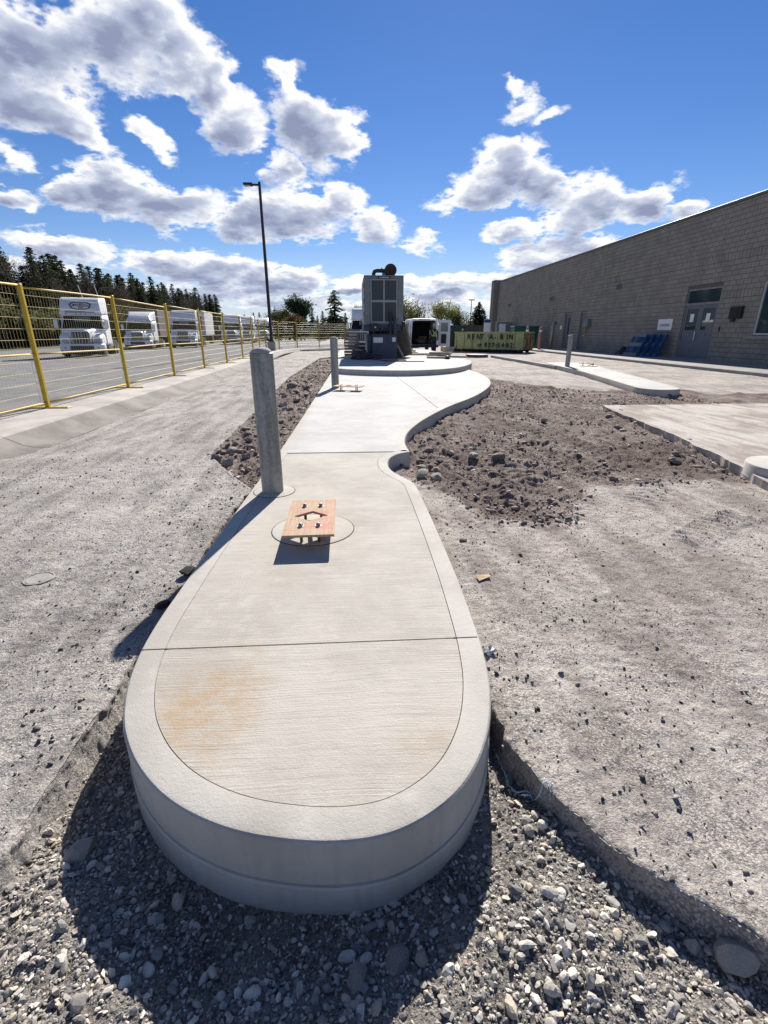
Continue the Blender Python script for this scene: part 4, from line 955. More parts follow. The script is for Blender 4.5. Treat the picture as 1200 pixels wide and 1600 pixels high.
# ------------------------------------------------------------------ timber and clutter on the pad
m_wood = mat('weathered_timber', (0.36, 0.29, 0.21), (0.26, 0.2, 0.145), 5, 0.85, 0.3, 60, stretch=(1, 1, 1))
m_wood2 = mat('pale_timber', (0.52, 0.46, 0.36), (0.40, 0.34, 0.26), 5, 0.85, 0.3, 60)
m_wood3 = mat('grey_brown_timber', (0.2, 0.16, 0.135), (0.28, 0.23, 0.19), 6, 0.9, 0.3, 60)
def plank(name, c, size, rz=0, m=None, label='', cat='plank', group=None, rx=0, ry=0):
    o = MB().bbox([-s/2 for s in size], [s/2 for s in size], 0.006).build(name, m or m_wood)
    o.location = c; o.rotation_euler = (rx, ry, rz); return tag(o, label, cat, group)
# stack of boards left of the generator: each board a thing
pos = ('bottom', 'second', 'third', 'fourth', 'fifth', 'sixth', 'seventh', 'eighth', 'top')
for i in range(9):
    plank('timber_bearer', (0.02+0.03*random.uniform(-1, 1), 22.6, ZP+0.07+0.128*i), (0.66, 0.55, 0.09), 0.05*random.uniform(-1, 1), random.choice((m_wood3, m_wood)), f'{pos[i]} timber in the stack left of the generator', 'timber', 'timber stack left of the generator')
    if i < 8: pass
o = MB().bbox((-0.25, -0.3, 0), (0.25, 0.3, 0.03), 0.01).build('board_offcut', m_wood2, None, (0.25, 20.5, ZP+0.32)); tag(o, 'pale board offcut lying on the dark tarpaulin heap', 'board')
m_tarp = mat('dark_tarpaulin', (0.03, 0.028, 0.035), (0.06, 0.05, 0.055), 9, 0.6, 0.4, 30)
bm = bmesh.new(); bmesh.ops.create_icosphere(bm, subdivisions=4, radius=1)
for v in bm.verts:
    d = v.co.normalized(); q = 1 + 0.18*math.sin(7*d.x+3*d.y) + 0.14*math.sin(11*d.y+4*d.z+1) + 0.1*math.sin(17*d.z+9*d.x)
    v.co = Vector((d.x*0.38*q, d.y*0.4*q, max(d.z*0.24*q, -0.1) + 0.1))
me = bpy.data.meshes.new('tarpaulin'); bm.to_mesh(me); bm.free(); me.polygons.foreach_set('use_smooth', [True]*len(me.polygons))
o = link_mesh('tarpaulin', me, m_tarp, None, (0.36, 20.2, ZP)); tag(o, 'heap of crumpled dark tarpaulin at the left foot of the generator', 'tarpaulin')
# leaning boards right of the tank
def leaning(name, x0, x1, ztop, y, w, m, label):
    a = Vector((x0, y, ZP)); b = Vector((x1, y+0.25, ZP+ztop)); d = b-a
    o = MB().bbox((-0.02, -w/2, 0), (0.02, w/2, d.length), 0.004).build(name, m); o.location = a + Vector((0.02, 0, 0.01)); o.rotation_euler = d.to_track_quat('Z', 'Y').to_euler()
    return tag(o, label, 'board')
leaning('plywood_sheet', 2.10, 1.86, 1.15, 21.6, 1.2, m_wood3, 'tall dark plywood sheet leaning on the generator tank')
leaning('leaning_board', 2.30, 2.08, 1.25, 22.0, 0.9, m_wood, 'brown board leaning beside the dark plywood sheet')
leaning('leaning_batten', 2.14, 1.80, 0.62, 20.75, 0.07, m_wood2, 'thin pale batten propped against the generator tank')
plank('red_board', (1.55, 18.9, ZP+0.03), (1.0, 0.10, 0.04), 0.06, mat('red_painted_board', (0.18, 0.07, 0.06), (0.26, 0.16, 0.13), 6, 0.8), 'dull red board flat on the pad before the generator')
plank('batten', (1.9, 18.3, ZP+0.018), (1.5, 0.05, 0.03), -0.03, m_wood3, 'long thin batten flat on the pad before the generator')
mb = MB(); mb.tube([(0.23*math.cos(a), 0.23*math.sin(a)*1.0, 0.02+0.0045*i) for i, a in enumerate(np.linspace(0, 6*math.pi, 60))], 0.012, 6)
o = mb.build('hose_coil', m_black, None, (0.95, 18.7, ZP), smooth=True); tag(o, 'coil of black hose on the pad before the generator', 'hose')
# heap of rusty boards by the van
for i, (x, y, z, l, rz, m, lb) in enumerate(((2.75, 25.2, 0.04, 1.1, 0.05, m_wood3, 'lowest rusty board of the heap between generator and van'), (2.7, 25.3, 0.13, 1.0, 0.2, m_wood, 'middle board of the heap between generator and van'), (2.6, 25.1, 0.22, 0.9, -0.1, m_wood2, 'uppermost board of the heap between generator and van'), (3.3, 24.4, 0.03, 1.9, 0.12, m_wood, 'long flat board running right from the timber heap'), (3.1, 23.6, 0.03, 2.2, -0.05, m_wood2, 'pale flat board nearest the camera by the timber heap'))):
    plank('board', (x, y, ZP+z), (l, 0.25, 0.07), rz, m, lb)
for i, (x, y, z, l, rz, m, lb) in enumerate(((3.55, 20.6, 0.04, 0.95, -0.5, m_wood2, 'left bottom plank of the small pile near the pad edge'), (3.62, 20.9, 0.12, 1.0, -0.35, m_wood, 'middle plank of the small pile near the pad edge'), (3.72, 21.0, 0.20, 0.95, -0.4, m_wood2, 'top plank of the small pile near the pad edge'), (4.25, 21.2, 0.05, 1.3, -0.62, m_wood2, 'pale plank lying right of the small pile near the pad edge'))):
    plank('board', (x, y, ZP+z), (l, 0.16, 0.075), rz, m, lb)
rock(3.85, 20.15, 0.13, 'dark lump of debris at the end of the plank pile', m=m_tarp, v=2, z=ZP, name='debris_lump')

# ------------------------------------------------------------------ yellow temporary fence
m_yel = mat('yellow_fence_paint', (0.50, 0.36, 0.06), (0.42, 0.30, 0.06), 8, 0.55, c3=(0.34, 0.26, 0.12), s3=30, f3=(0.6, 0.72))
m_yelpost = mat('yellow_post_paint', (0.55, 0.38, 0.03), (0.45, 0.31, 0.03), 8, 0.5, c3=(0.3, 0.22, 0.08), s3=30, f3=(0.62, 0.74))
m_wire = mat('fence_wire', (0.56, 0.46, 0.2), (0.48, 0.40, 0.2), 8, 0.5)
POSTS = [(-5.10, 5.5, .15), (-5.10, 8.49, .15), (-5.10, 11.6, .15), (-5.13, 14.75, .15), (-5.14, 17.85, .15), (-5.10, 20.92, .15), (-5.15, 24.25, .15), (-5.25, 27.4, .15), (-5.45, 30.6, .15), (-5.62, 33.9, .15), (-5.2, 37.0, .15), (-4.25, 40.2, .14), (-2.68, 42.4, .13), (-0.6, 44.2, .1), (1.9, 45.6, .1)]
ORD = ['first', 'second', 'third', 'fourth', 'fifth', 'sixth', 'seventh', 'eighth', 'ninth', 'tenth', 'eleventh', 'twelfth', 'thirteenth', 'fourteenth', 'fifteenth']
def fence_panel(a, b, i):
    a = Vector(a); b = Vector(b); d = b-a; Lp = Vector((d.x, d.y, 0)).length; rz = math.atan2(d.y, d.x)
    o = empty('fence_panel', a, rz, f'{ORD[i]} yellow mesh fence panel counted from the left edge of the photo', 'fence', 'yellow temporary fence panels')
    rr = random.Random(i*7+1); ht = 1.86 + rr.uniform(-0.03, 0.02); ht2 = 1.86 + rr.uniform(-0.03, 0.02); sag = rr.uniform(-0.06, 0.06); lean = rr.uniform(-0.02, 0.02)
    def P(u, z): return (u*Lp, sag*math.sin(math.pi*u)*z/2, z)
    near = i < 8
    pr = 0.032 if near else 0.03
    po = MB(); po.bbox((-pr, -pr, 0.02), (pr, pr, ht+0.05), 0.008, Matrix.Rotation(lean, 3, 'Y'), (0, 0, 0)); po.build('post', m_yelpost, o)
    MB().bbox((-0.06, -0.35, 0.0), (0.06, 0.35, 0.02), 0.005).build('foot', m_yelpost, o)
    us = [0.012, 0.25, 0.5, 0.75, 0.988]
    for z, nm in ((1.0, 'top_rail'), (0.46, 'middle_rail'), (0.06, 'bottom_rail')):
        z0, z1 = (ht, ht2) if nm == 'top_rail' else (0.86, 0.86+rr.uniform(-.03, .03)) if nm == 'middle_rail' else (0.09, 0.09)
        MB().tube([P(u, z0+(z1-z0)*u) for u in us], 0.016, 6).build(nm, m_yel, o, smooth=True)
    mb = MB(); n = int(Lp/(0.075 if near else 0.12)); wr = 0.0026 if near else 0.0035
    for k_ in range(1, n):
        u = k_/n; x, y, _ = P(u, 1.0); mb.tube([P(u, 0.09), P(u, 1.0), P(u, ht+(ht2-ht)*u)], wr*0.65, 3, False)
    for z in np.arange(0.09+0.16, ht-0.05, 0.165):
        if abs(z-0.86) < 0.06: continue
        mb.tube([P(u, float(z)) for u in us], wr*1.25, 3, False)
    w = mb.build('wire_mesh', m_wire, o); tag(w, kind='stuff')
for i in range(len(POSTS)-1): fence_panel(POSTS[i], POSTS[i+1], i)

# ------------------------------------------------------------------ light pole
m_pole = mat('dark_bronze_paint', (0.022, 0.022, 0.03), (0.03, 0.03, 0.036), 6, 0.45)
lp = empty('light_pole', (-5.35, 34.6, 0.1), 0, 'tall black parking-lot light pole on a concrete footing', 'light pole')
MB().bbox((-0.26, -0.26, -0.2), (0.26, 0.26, 0.62), 0.03).build('footing', m_kerb, lp)
MB().bbox((-0.17, -0.17, 0.62), (0.17, 0.17, 0.72), 0.02).build('base_cover', m_pole, lp)
MB().loft([[Vector((sx*r, sy*r, z)) for sx, sy in ((-1,-1),(1,-1),(1,1),(-1,1))] for r, z in ((0.095, 0.7), (0.085, 5), (0.072, 9.72))]).build('shaft', m_pole, lp)
MB().bbox((-0.45, -0.05, 9.52), (-0.05, 0.05, 9.62), 0.01).build('arm', m_pole, lp)
MB().loft([[Vector((-0.42, y, z)) for y, z in ((-.13, 9.50), (.13, 9.50), (.13, 9.66), (-.13, 9.66))], [Vector((-0.95, y, z)) for y, z in ((-.2, 9.54), (.2, 9.54), (.2, 9.64), (-.2, 9.64))]]).build('lamp_head', m_pole, lp)
MB().box((-0.9, -0.15, 9.50), (-0.55, 0.15, 9.525), Matrix.Rotation(R(-4), 3, 'Y')).build('lens', mat('lamp_lens', (0.5, 0.48, 0.42), (0.45, 0.43, 0.38), 5, 0.4), lp)
fp = empty('light_pole', (21.5, 92, 0), 0, 'distant thin light pole beside the dark conifer at right', 'light pole')
MB().tube([(0, 0, 0), (0, 0, 6.6)], [0.09, 0.06], 8).build('shaft', m_pole, fp); MB().bbox((-0.5, -0.2, 6.55), (0.5, 0.2, 6.7), 0.02).build('lamp_head', m_pole, fp)

# ------------------------------------------------------------------ road tractors
m_truck = mat('white_truck_paint', (0.78, 0.785, 0.79), (0.72, 0.725, 0.73), 2, 0.35, spec=0.4)
m_chrome = mat('dull_chrome', (0.5, 0.51, 0.52), (0.4, 0.41, 0.42), 8, 0.3, metal=0.7)
m_grille = mat('black_grille', (0.03, 0.03, 0.032), (0.05, 0.05, 0.05), 10, 0.5)
m_tyre = mat('tyre_rubber', (0.025, 0.025, 0.025), (0.04, 0.038, 0.036), 10, 0.9)
m_rim = mat('steel_rim', (0.45, 0.45, 0.45), (0.35, 0.35, 0.35), 10, 0.45, metal=0.5)
m_glass = glass('dark_glass', (0.012, 0.014, 0.018), 0.12, 0.25); m_glassg = glass('green_glass', (0.13, 0.18, 0.16), 0.08)
m_lampg = glass('headlamp_glass', (0.35, 0.36, 0.37), 0.1)
m_frame = mat('chassis_black', (0.03, 0.03, 0.03), (0.05, 0.045, 0.04), 8, 0.8)
m_navyink = mat('navy_emblem', (0.02, 0.03, 0.09), (0.03, 0.04, 0.10), 5, 0.6); m_greyink = mat('grey_emblem', (0.33, 0.33, 0.36), (0.30, 0.30, 0.33), 5, 0.6)
m_redp = mat('red_emblem', (0.4, 0.07, 0.07), rough=0.6)
m_tr_brown = mat('brown_trailer', (0.09, 0.07, 0.065), (0.12, 0.09, 0.085), 3, 0.7)
m_tr_white = mat('white_trailer', (0.62, 0.62, 0.62), (0.55, 0.55, 0.54), 2, 0.45)
def wheel(parent, x, y, r=0.5, w=0.28):
    o = MB().lathe([(r*0.55, -w/2), (r*0.92, -w/2), (r, -w/2+0.04), (r, w/2-0.04), (r*0.92, w/2), (r*0.55, w/2)], 24, (x, y, r), 'X').build('wheel', m_tyre, parent, angle=40)
    MB().lathe([(0.0, -w/2+0.04), (r*0.2, -w/2+0.02), (r*0.5, -w/2+0.05), (r*0.56, -w/2+0.01), (r*0.56, w/2-0.01), (r*0.5, w/2-0.05), (r*0.2, w/2-0.02), (0.0, w/2-0.04)], 18, (x, y, r), 'X').build('rim', m_rim, o, angle=40)
def truck(loc, rz, label, style=0, trailer=None, sc=0.94):
    t = empty('truck', loc, rz, label, 'truck', 'white road tractors'); t.scale = (sc*1.1, sc, sc)
    # bonnet: narrow nose widening to the cab
    MB().loft([rrect(1.02, 0.82, 0, 1.24, 0.22, 0.16), rrect(1.12, 0.95, 0, 1.26, 0.45, 0.18), rrect(1.45, 1.0, 0, 1.30, 1.1, 0.2), rrect(1.85, 1.02, 0, 1.33, 1.75, 0.2)]).build('bonnet', m_truck, t, angle=45)
    for s in (-1, 1):
        MB().loft([rrect(0.52, 0.50, s*0.86, 1.0, 0.30, 0.15), rrect(0.60, 0.78, s*0.87, 1.06, 0.65, 0.2), rrect(0.60, 0.85, s*0.88, 1.10, 1.2, 0.2), rrect(0.55, 0.7, s*0.88, 1.05, 1.75, 0.2)]).build('fender', m_truck, t, angle=45)
        h = MB().loft([rrect(0.34, 0.26, s*0.84, 1.02, 0.27, 0.08), rrect(0.36, 0.28, s*0.85, 1.05, 0.36, 0.08)]).build('headlight', m_lampg, t, angle=45)
        MB().box((s*0.70-0.16, 0.235, 0.89), (s*0.70+0.30 if s > 0 else s*0.70+0.02, 0.29, 0.92)).build('headlight_trim', m_grille, h)
        m_ = MB(); m_.tube([(s*1.0, 1.7, 1.75), (s*1.32, 1.5, 1.85), (s*1.34, 1.5, 2.35), (s*1.05, 1.8, 2.42)], 0.025, 6); m_.build('mirror_arm', m_frame, t)
        m_ = MB(); m_.bbox((s*1.36-0.11, 1.44, 1.82), (s*1.36+0.11, 1.56, 2.36), 0.03); m_.build('mirror', m_truck, t)
        MB().tube([(s*0.72, 1.15, 2.0), (s*0.70, 1.15, 2.12)], 0.03, 6).build('hood_mirror', m_frame, t)
        wheel(t, s*1.02, 1.05, 0.5); wheel(t, s*0.98, 5.0, 0.5, 0.5); wheel(t, s*0.98, 6.2, 0.5, 0.5)
        MB().lathe([(0.0, 2.6), (0.28, 2.62), (0.30, 2.66), (0.30, 4.1), (0.28, 4.14), (0.0, 4.16)], 20, (s*0.95, 0, 0.72), 'Y').build('fuel_tank', m_chrome, t, angle=40)
        sd = MB().box((s*1.235-0.012, 2.05, 1.78), (s*1.235+0.012, 2.85, 2.38)).build('side_window', m_glass, t)
    gr = MB().loft([rrect(0.94, 0.74, 0, 1.22, 0.20, 0.08), rrect(0.94, 0.74, 0, 1.22, 0.26, 0.08)]).build('grille', m_grille, t)
    for k_ in range(6 if style != 1 else 5):
        if style == 1: MB().box((-0.44, 0.185, 0.94+0.13*k_), (0.44, 0.205, 0.965+0.13*k_)).build('grille_bar', m_chrome, gr)
        else: MB().box((-0.42+0.158*k_, 0.185, 0.88), (-0.395+0.158*k_, 0.205, 1.56)).build('grille_bar', m_chrome, gr)
    MB().loft([rrect(2.15, 0.42, 0, 0.62, 0.12, 0.1), rrect(2.42, 0.46, 0, 0.62, 0.32, 0.12), rrect(2.44, 0.44, 0, 0.62, 0.7, 0.12)]).build('bumper', m_truck, t, angle=45)
    MB().box((-0.62, 0.10, 0.46), (0.62, 0.125, 0.72)).build('bumper_intake', m_grille, t)
    MB().loft([rrect(2.3, 0.28, 0, 0.30, 0.2, 0.05), rrect(2.3, 0.28, 0, 0.30, 0.5, 0.05)]).build('air_dam', m_frame, t)
    for s in (-1, 1): MB().lathe([(0.0, 0.09), (0.07, 0.10), (0.07, 0.14)], 14, (s*0.86, 0, 0.60), 'Y').build('fog_lamp', m_lampg, t)
    # cab with sloped screen
    cab = MB().loft([rrect(2.3, 1.0, 0, 1.22, 1.72, 0.12), rrect(2.42, 1.1, 0, 1.25, 1.80, 0.12), rrect(2.44, 1.95, 0, 1.70, 2.20, 0.15, top=2.2), rrect(2.46, 2.0, 0, 1.72, 4.0, 0.12)]).build('cab', m_truck, t, angle=45)
    def scr(x0, x1, y, z): return [Vector(p) for p in ((x0, y, z), (x1, y, z))]
    a = [Vector((-1.10, 1.66, 1.80)), Vector((1.10, 1.66, 1.80)), Vector((0.98, 2.12, 2.62)), Vector((-0.98, 2.12, 2.62))]
    off = Vector((0, 0.05, 0.03))
    MB().add(a + [p+off for p in a], [(0,1,2,3),(7,6,5,4),(0,4,5,1),(1,5,6,2),(2,6,7,3),(3,7,4,0)]).build('windscreen', m_glass, t)
    if style != 1:
        b = [Vector((-0.42, 1.887, 2.205)), Vector((0.42, 1.887, 2.205)), Vector((0.46, 2.075, 2.56)), Vector((-0.46, 2.075, 2.56))]; off = Vector((0, -0.012, 0.008))
        MB().add([p+off for p in b] + [p+off*0.4 for p in b], [(0,1,2,3),(7,6,5,4),(0,4,5,1),(1,5,6,2),(2,6,7,3),(3,7,4,0)]).build('rear_window_seen_through', m_glassg, t)
    MB().bbox((-1.1, 1.86, 2.60), (1.1, 2.25, 2.70), 0.03).build('sun_visor', m_truck, t)
    # roof fairing
    if style == 0:
        secs = [rrect(2.30, 0.30, 0, 2.82, 1.95, 0.06, top=2.2), rrect(2.36, 0.95, 0, 3.16, 2.35, 0.12, top=2.15), rrect(2.42, 1.12, 0, 3.25, 3.0, 0.14, top=2.3), rrect(2.44, 1.18, 0, 3.27, 4.1, 0.12)]
    elif style == 1:
        secs = [rrect(2.2, 0.12, 0, 2.75, 2.0, 0.05), rrect(2.3, 0.55, 0, 2.95, 2.5, 0.15, top=1.9), rrect(2.36, 0.85, 0, 3.1, 3.2, 0.18, top=2.1), rrect(2.4, 1.0, 0, 3.18, 4.1, 0.15)]
    else:
        secs = [rrect(2.2, 0.12, 0, 2.75, 2.0, 0.05), rrect(2.3, 0.75, 0, 3.05, 2.3, 0.12, top=2.1), rrect(2.4, 1.0, 0, 3.2, 2.8, 0.12, top=2.3), rrect(2.42, 1.05, 0, 3.22, 4.1, 0.12)]
    MB().loft(secs).build('roof_fairing', m_truck, t, angle=45)
    for x in (-0.8, -0.25, 0, 0.25, 0.8): MB().bbox((x-0.05, 1.93, 2.70), (x+0.05, 2.02, 2.75), 0.015).build('marker_lamp', MATS.get('amber_lamp') or mat('amber_lamp', (0.5, 0.22, 0.03), rough=0.3), t)
    MB().box((-0.42, 1.2, 0.75), (0.42, 7.2, 1.0)).build('chassis', m_frame, t)
    for s in (-1, 1): MB().bbox((s*1.1-0.12, 2.0, 0.35), (s*1.1+0.12, 4.0, 0.62), 0.03).build('step', m_frame, t)
    if style == 0:
        for x, yt in ((0.1, 0.0), (1.0, 0.3)): MB().tube([(x, 3.2, 3.75), (x-0.12, 3.1, 4.6)], 0.02, 5).build('antenna', m_white, t)
    if trailer:
        MB().bbox((-1.28, 5.0, 1.15), (1.28, 5.0+trailer[1], 3.95), 0.03).build('trailer_box', trailer[0], t)
        for y in (trailer[1]+2.0, trailer[1]+3.2):
            for s in (-1, 1): wheel(t, s*0.98, y, 0.5, 0.5)
        MB().box((-0.5, 5.0, 0.9), (0.5, 5+trailer[1], 1.148)).build('trailer_frame', m_frame, t)
    return t
def lot_z(x): return 0.09 - (0.71/32.65)*(-5.35-x)
t1 = truck((-16.7, 32.6, lot_z(-16.7)), R(17), 'white road tractor with hexagonal emblem on its roof fairing, nearest of the parked row', 0)
# emblem on the sloped fairing face: hexagon outline, cross-shaped mark inside
em = empty('emblem', (0, 2.10, 3.16)); em.parent = t1; em.rotation_euler = (R(90-22.5), 0, 0); em.location = (0.02, 2.085, 3.20)
def ring(pts, w):
    mb = MB(); n = len(pts); ins = [(x*(1-w), y*(1-w*1.25)) for x, y in pts]
    mb.add([(x, y, z) for z in (0.0, 0.012) for x, y in pts] + [(x, y, z) for z in (0.0, 0.012) for x, y in ins],
           [f for i in range(n) for j in ((i+1) % n,) for f in ((n+i, n+j, 3*n+j, 3*n+i), (i, j, n+j, n+i), (2*n+i, 3*n+i, 3*n+j, 2*n+j))]); mb.recalc = True
    return mb
bpy.data.objects.remove(em)
eb = MB().box((-0.02, -0.02, 0), (0.02, 0.02, 0.01)).build('emblem', m_greyink, t1, (0.02, 2.10, 3.22)); eb.rotation_euler = (R(90-23), 0, 0)
hexa = [(-0.62, 0.12), (-0.40, 0.27), (0.40, 0.27), (0.62, 0.12), (0.50, -0.16), (0.1, -0.3), (-0.1, -0.3), (-0.5, -0.16)]
ring(hexa, 0.15).build('emblem_outline', m_navyink, eb, (0, 0, 0.03))
MB().prism([(-0.42, -0.02), (-0.36, 0.1), (-0.12, 0.1), (-0.1, 0.17), (0.13, 0.17), (0.15, 0.1), (0.4, 0.1), (0.42, -0.04), (0.17, -0.04), (0.15, -0.28), (-0.12, -0.28), (-0.14, -0.02)], 0.0, 0.012).build('emblem_cross', m_greyink, eb, (0.02, 0, 0.032))
MB().prism([(-0.07, 0.03), (-0.04, 0.15), (0.03, 0.15), (0.06, 0.03)], 0, 0.01).build('emblem_accent', m_redp, eb, (0.02, 0, 0.046))
MB().prism([(-0.44, -0.02), (-0.38, 0.12), (-0.12, 0.12), (-0.15, 0.07), (-0.3, 0.06), (-0.3, 0.0)], 0, 0.01).build('emblem_dark_arm', m_navyink, eb, (0.0, 0, 0.046))
MB().box((-0.85, -0.46, 0), (0.75, -0.34, 0.02)).build('visor_strip', m_greyink, eb, (0, 0, 0.01))
truck((-20.4, 50.0, lot_z(-20.4)), R(10), 'white road tractor with low rounded fairing, second of the parked row', 1, (m_tr_brown, 9.0))
t3 = truck((-16.2, 50.2, lot_z(-16.2)), R(8), 'white road tractor with lettered fairing, third of the parked row', 2)
ld = MB()      # wordmark too far off to read: a run of short dark strokes and a square mark
for k_, w_ in enumerate((0.05, 0.09, 0.07, 0.05, 0.09, 0.08, 0.06, 0.08)): ld.box((-0.55+0.11*k_, -0.06 - 0.02*(k_ % 2), 0), (-0.55+0.11*k_+w_, 0.06 + 0.03*(k_ % 3 == 0), 0.012))
ld.box((0.40, -0.07, 0), (0.52, 0.08, 0.012))
ld = ld.build('wordmark', m_ink, t3, (0.05, 2.30, 3.2)); ld.rotation_euler = (R(90-25), 0, 0)
t4 = truck((-15.2, 66.0, lot_z(-15.2)), R(10), 'white road tractor with red-striped trailer, fourth of the parked row', 2)
truck((-14.9, 73.5, lot_z(-14.9)), R(10), 'white road tractor fifth in the parked row, half hidden by fence posts', 0)
truck((-13.2, 78.0, lot_z(-13.2)), R(12), 'white road tractor with curved roof beside the light pole', 1)
tr = empty('box_trailer', (-19.2, 64.5, lot_z(-19.2)), R(10), 'parked box trailer with faded red stripes behind the fence', 'trailer')
MB().bbox((-1.28, 0, 1.15), (1.28, 12, 3.95), 0.03).build('body', m_tr_white, tr)
for k_ in range(5):
    MB().box((-0.95+0.42*k_, -0.012, 1.7), (-0.75+0.42*k_, -0.003, 3.3)).build('red_stripe', m_redp, tr)
MB().box((-0.5, 0.3, 0.9), (0.5, 11.5, 1.148)).build('frame', m_frame, tr)
for y in (9, 10.2):
    for s in (-1, 1): wheel(tr, s*0.98, y, 0.5, 0.5)
for s in (-1, 1): MB().bbox((s*0.8-0.06, 1.2, 0), (s*0.8+0.06, 1.35, 0.95), 0.01).build('landing_leg', m_frame, tr)
truck((0.75, 37.6, 0.0), R(-9), 'white truck standing behind the generator, partly hidden', 2, (m_tr_white, 6.0), 0.82)

# ------------------------------------------------------------------ van with open rear doors
m_van = mat('white_van_paint', (0.68, 0.69, 0.71), (0.63, 0.64, 0.66), 2, 0.3, spec=0.5)
m_vanin = mat('van_interior', (0.03, 0.03, 0.035), (0.05, 0.045, 0.045), 5, 0.8)
m_tail = mat('tail_lamp_red', (0.35, 0.02, 0.02), (0.3, 0.02, 0.02), 5, 0.2)
van = empty('van', (4.88, 34.2, 0.0), 0, 'white cargo van with rear doors open and clutter inside', 'van')
def shell():
    """open-backed body shell: outer and inner loft joined at the rear frame"""
    W = 2.0
    out = [rrect(W, 1.75, 0, 1.27, 0.0, 0.22, 5, top=1.82), rrect(W+0.02, 1.80, 0, 1.28, 0.25, 0.24, 5, top=1.86), rrect(W+0.03, 1.82, 0, 1.29, 3.8, 0.26, 5, top=1.86), rrect(W, 1.7, 0, 1.24, 4.3, 0.26, 5, top=1.75), rrect(W-0.05, 1.0, 0, 0.9, 4.9, 0.25, 5), rrect(W-0.2, 0.8, 0, 0.78, 5.5, 0.25, 5)]
    inn = [rrect(W-0.28, 1.52, 0, 1.27, 0.0, 0.14, 5, top=1.58), rrect(W-0.2, 1.55, 0, 1.28, 0.15, 0.14, 5, top=1.6), rrect(W-0.2, 1.55, 0, 1.28, 3.0, 0.14, 5, top=1.6)]
    mb = MB(); n = len(out[0]); mb.loft(inn[::-1] + out, cap=True); return mb
shell().build('body', m_van, van, angle=35)
MB().box((-0.85, 0.18, 0.50), (0.85, 2.95, 0.535)).build('load_floor', m_vanin, van)
for s in (-1, 1): MB().box((s*0.88-0.01, 0.17, 0.54), (s*0.88+0.01, 2.95, 1.9)).build('side_lining', m_vanin, van)
MB().box((-0.87, 2.90, 0.54), (0.87, 2.94, 2.0)).build('bulkhead', m_vanin, van)
MB().box((-0.80, 0.17, 1.985), (0.80, 2.9, 2.0)).build('roof_lining', m_vanin, van)
for s in (-1, 1): MB().bbox((s*0.955-0.045, -0.02, 0.78), (s*0.955+0.045, 0.04, 1.22), 0.01).build('tail_lamp', m_tail, van)
MB().bbox((-0.98, -0.14, 0.34), (0.98, 0.04, 0.50), 0.03).build('bumper', m_frame, van)
MB().bbox((-0.35, -0.03, 2.09), (0.35, 0.02, 2.15), 0.01).build('brake_light_pod', m_frame, van)
for s in (-1, 1): wheel(van, s*0.86, 0.95, 0.34, 0.22); wheel(van, s*0.86, 4.4, 0.34, 0.22)
def door(s, ang):
    d = empty('rear_door', (s*0.97, -0.02, 0.0), R(ang)); d.parent = van
    bpy.data.objects.remove(d)
    o = MB().bbox((0 if s < 0 else -0.95, -0.03, 0.42), (0.95 if s < 0 else 0, 0.03, 2.08), 0.015).build('rear_door', m_van, van, (s*0.98, -0.05, 0), R(ang))
    x0, x1 = (0.2, 0.78) if s < 0 else (-0.78, -0.2)
    MB().box((x0, -0.036, 1.35), (x1, 0.036, 1.9)).build('door_window', m_glassg, o)
    MB().box((x0+0.1, 0.031, 0.6), (x1-0.05, 0.04, 1.2)).build('door_lining', m_vanin, o)
    return o
door(1, 132); door(-1, -262)
rr = random.Random(4)
m_clut = mat('van_clutter', (0.12, 0.08, 0.06), (0.06, 0.05, 0.05), 6, 0.9)
rock(4.75, 34.9, 0.42, 'brown heap of sacks inside the open van', m=m_clut, v=3, z=0.54, name='sack_heap')
rock(5.4, 35.1, 0.28, 'smaller dark sack at the right inside the van', m=m_clut, v=1, z=0.54, name='sack_heap')
o = MB().bbox((-0.3, -0.25, 0), (0.3, 0.25, 0.5), 0.03).build('tool_crate', mat('orange_crate', (0.3, 0.16, 0.07), (0.22, 0.12, 0.06), 5, 0.8), None, (5.0, 35.9, 0.54)); tag(o, 'brown crate at the back of the van load space', 'crate')
o = MB().lathe([(0.0, 0.0), (0.14, 0.0), (0.16, 0.3), (0.165, 0.32), (0.0, 0.3)], 20).build('white_bucket', m_white, None, (5.55, 35.3, 1.12)); tag(o, 'white bucket on the sacks inside the van', 'bucket')

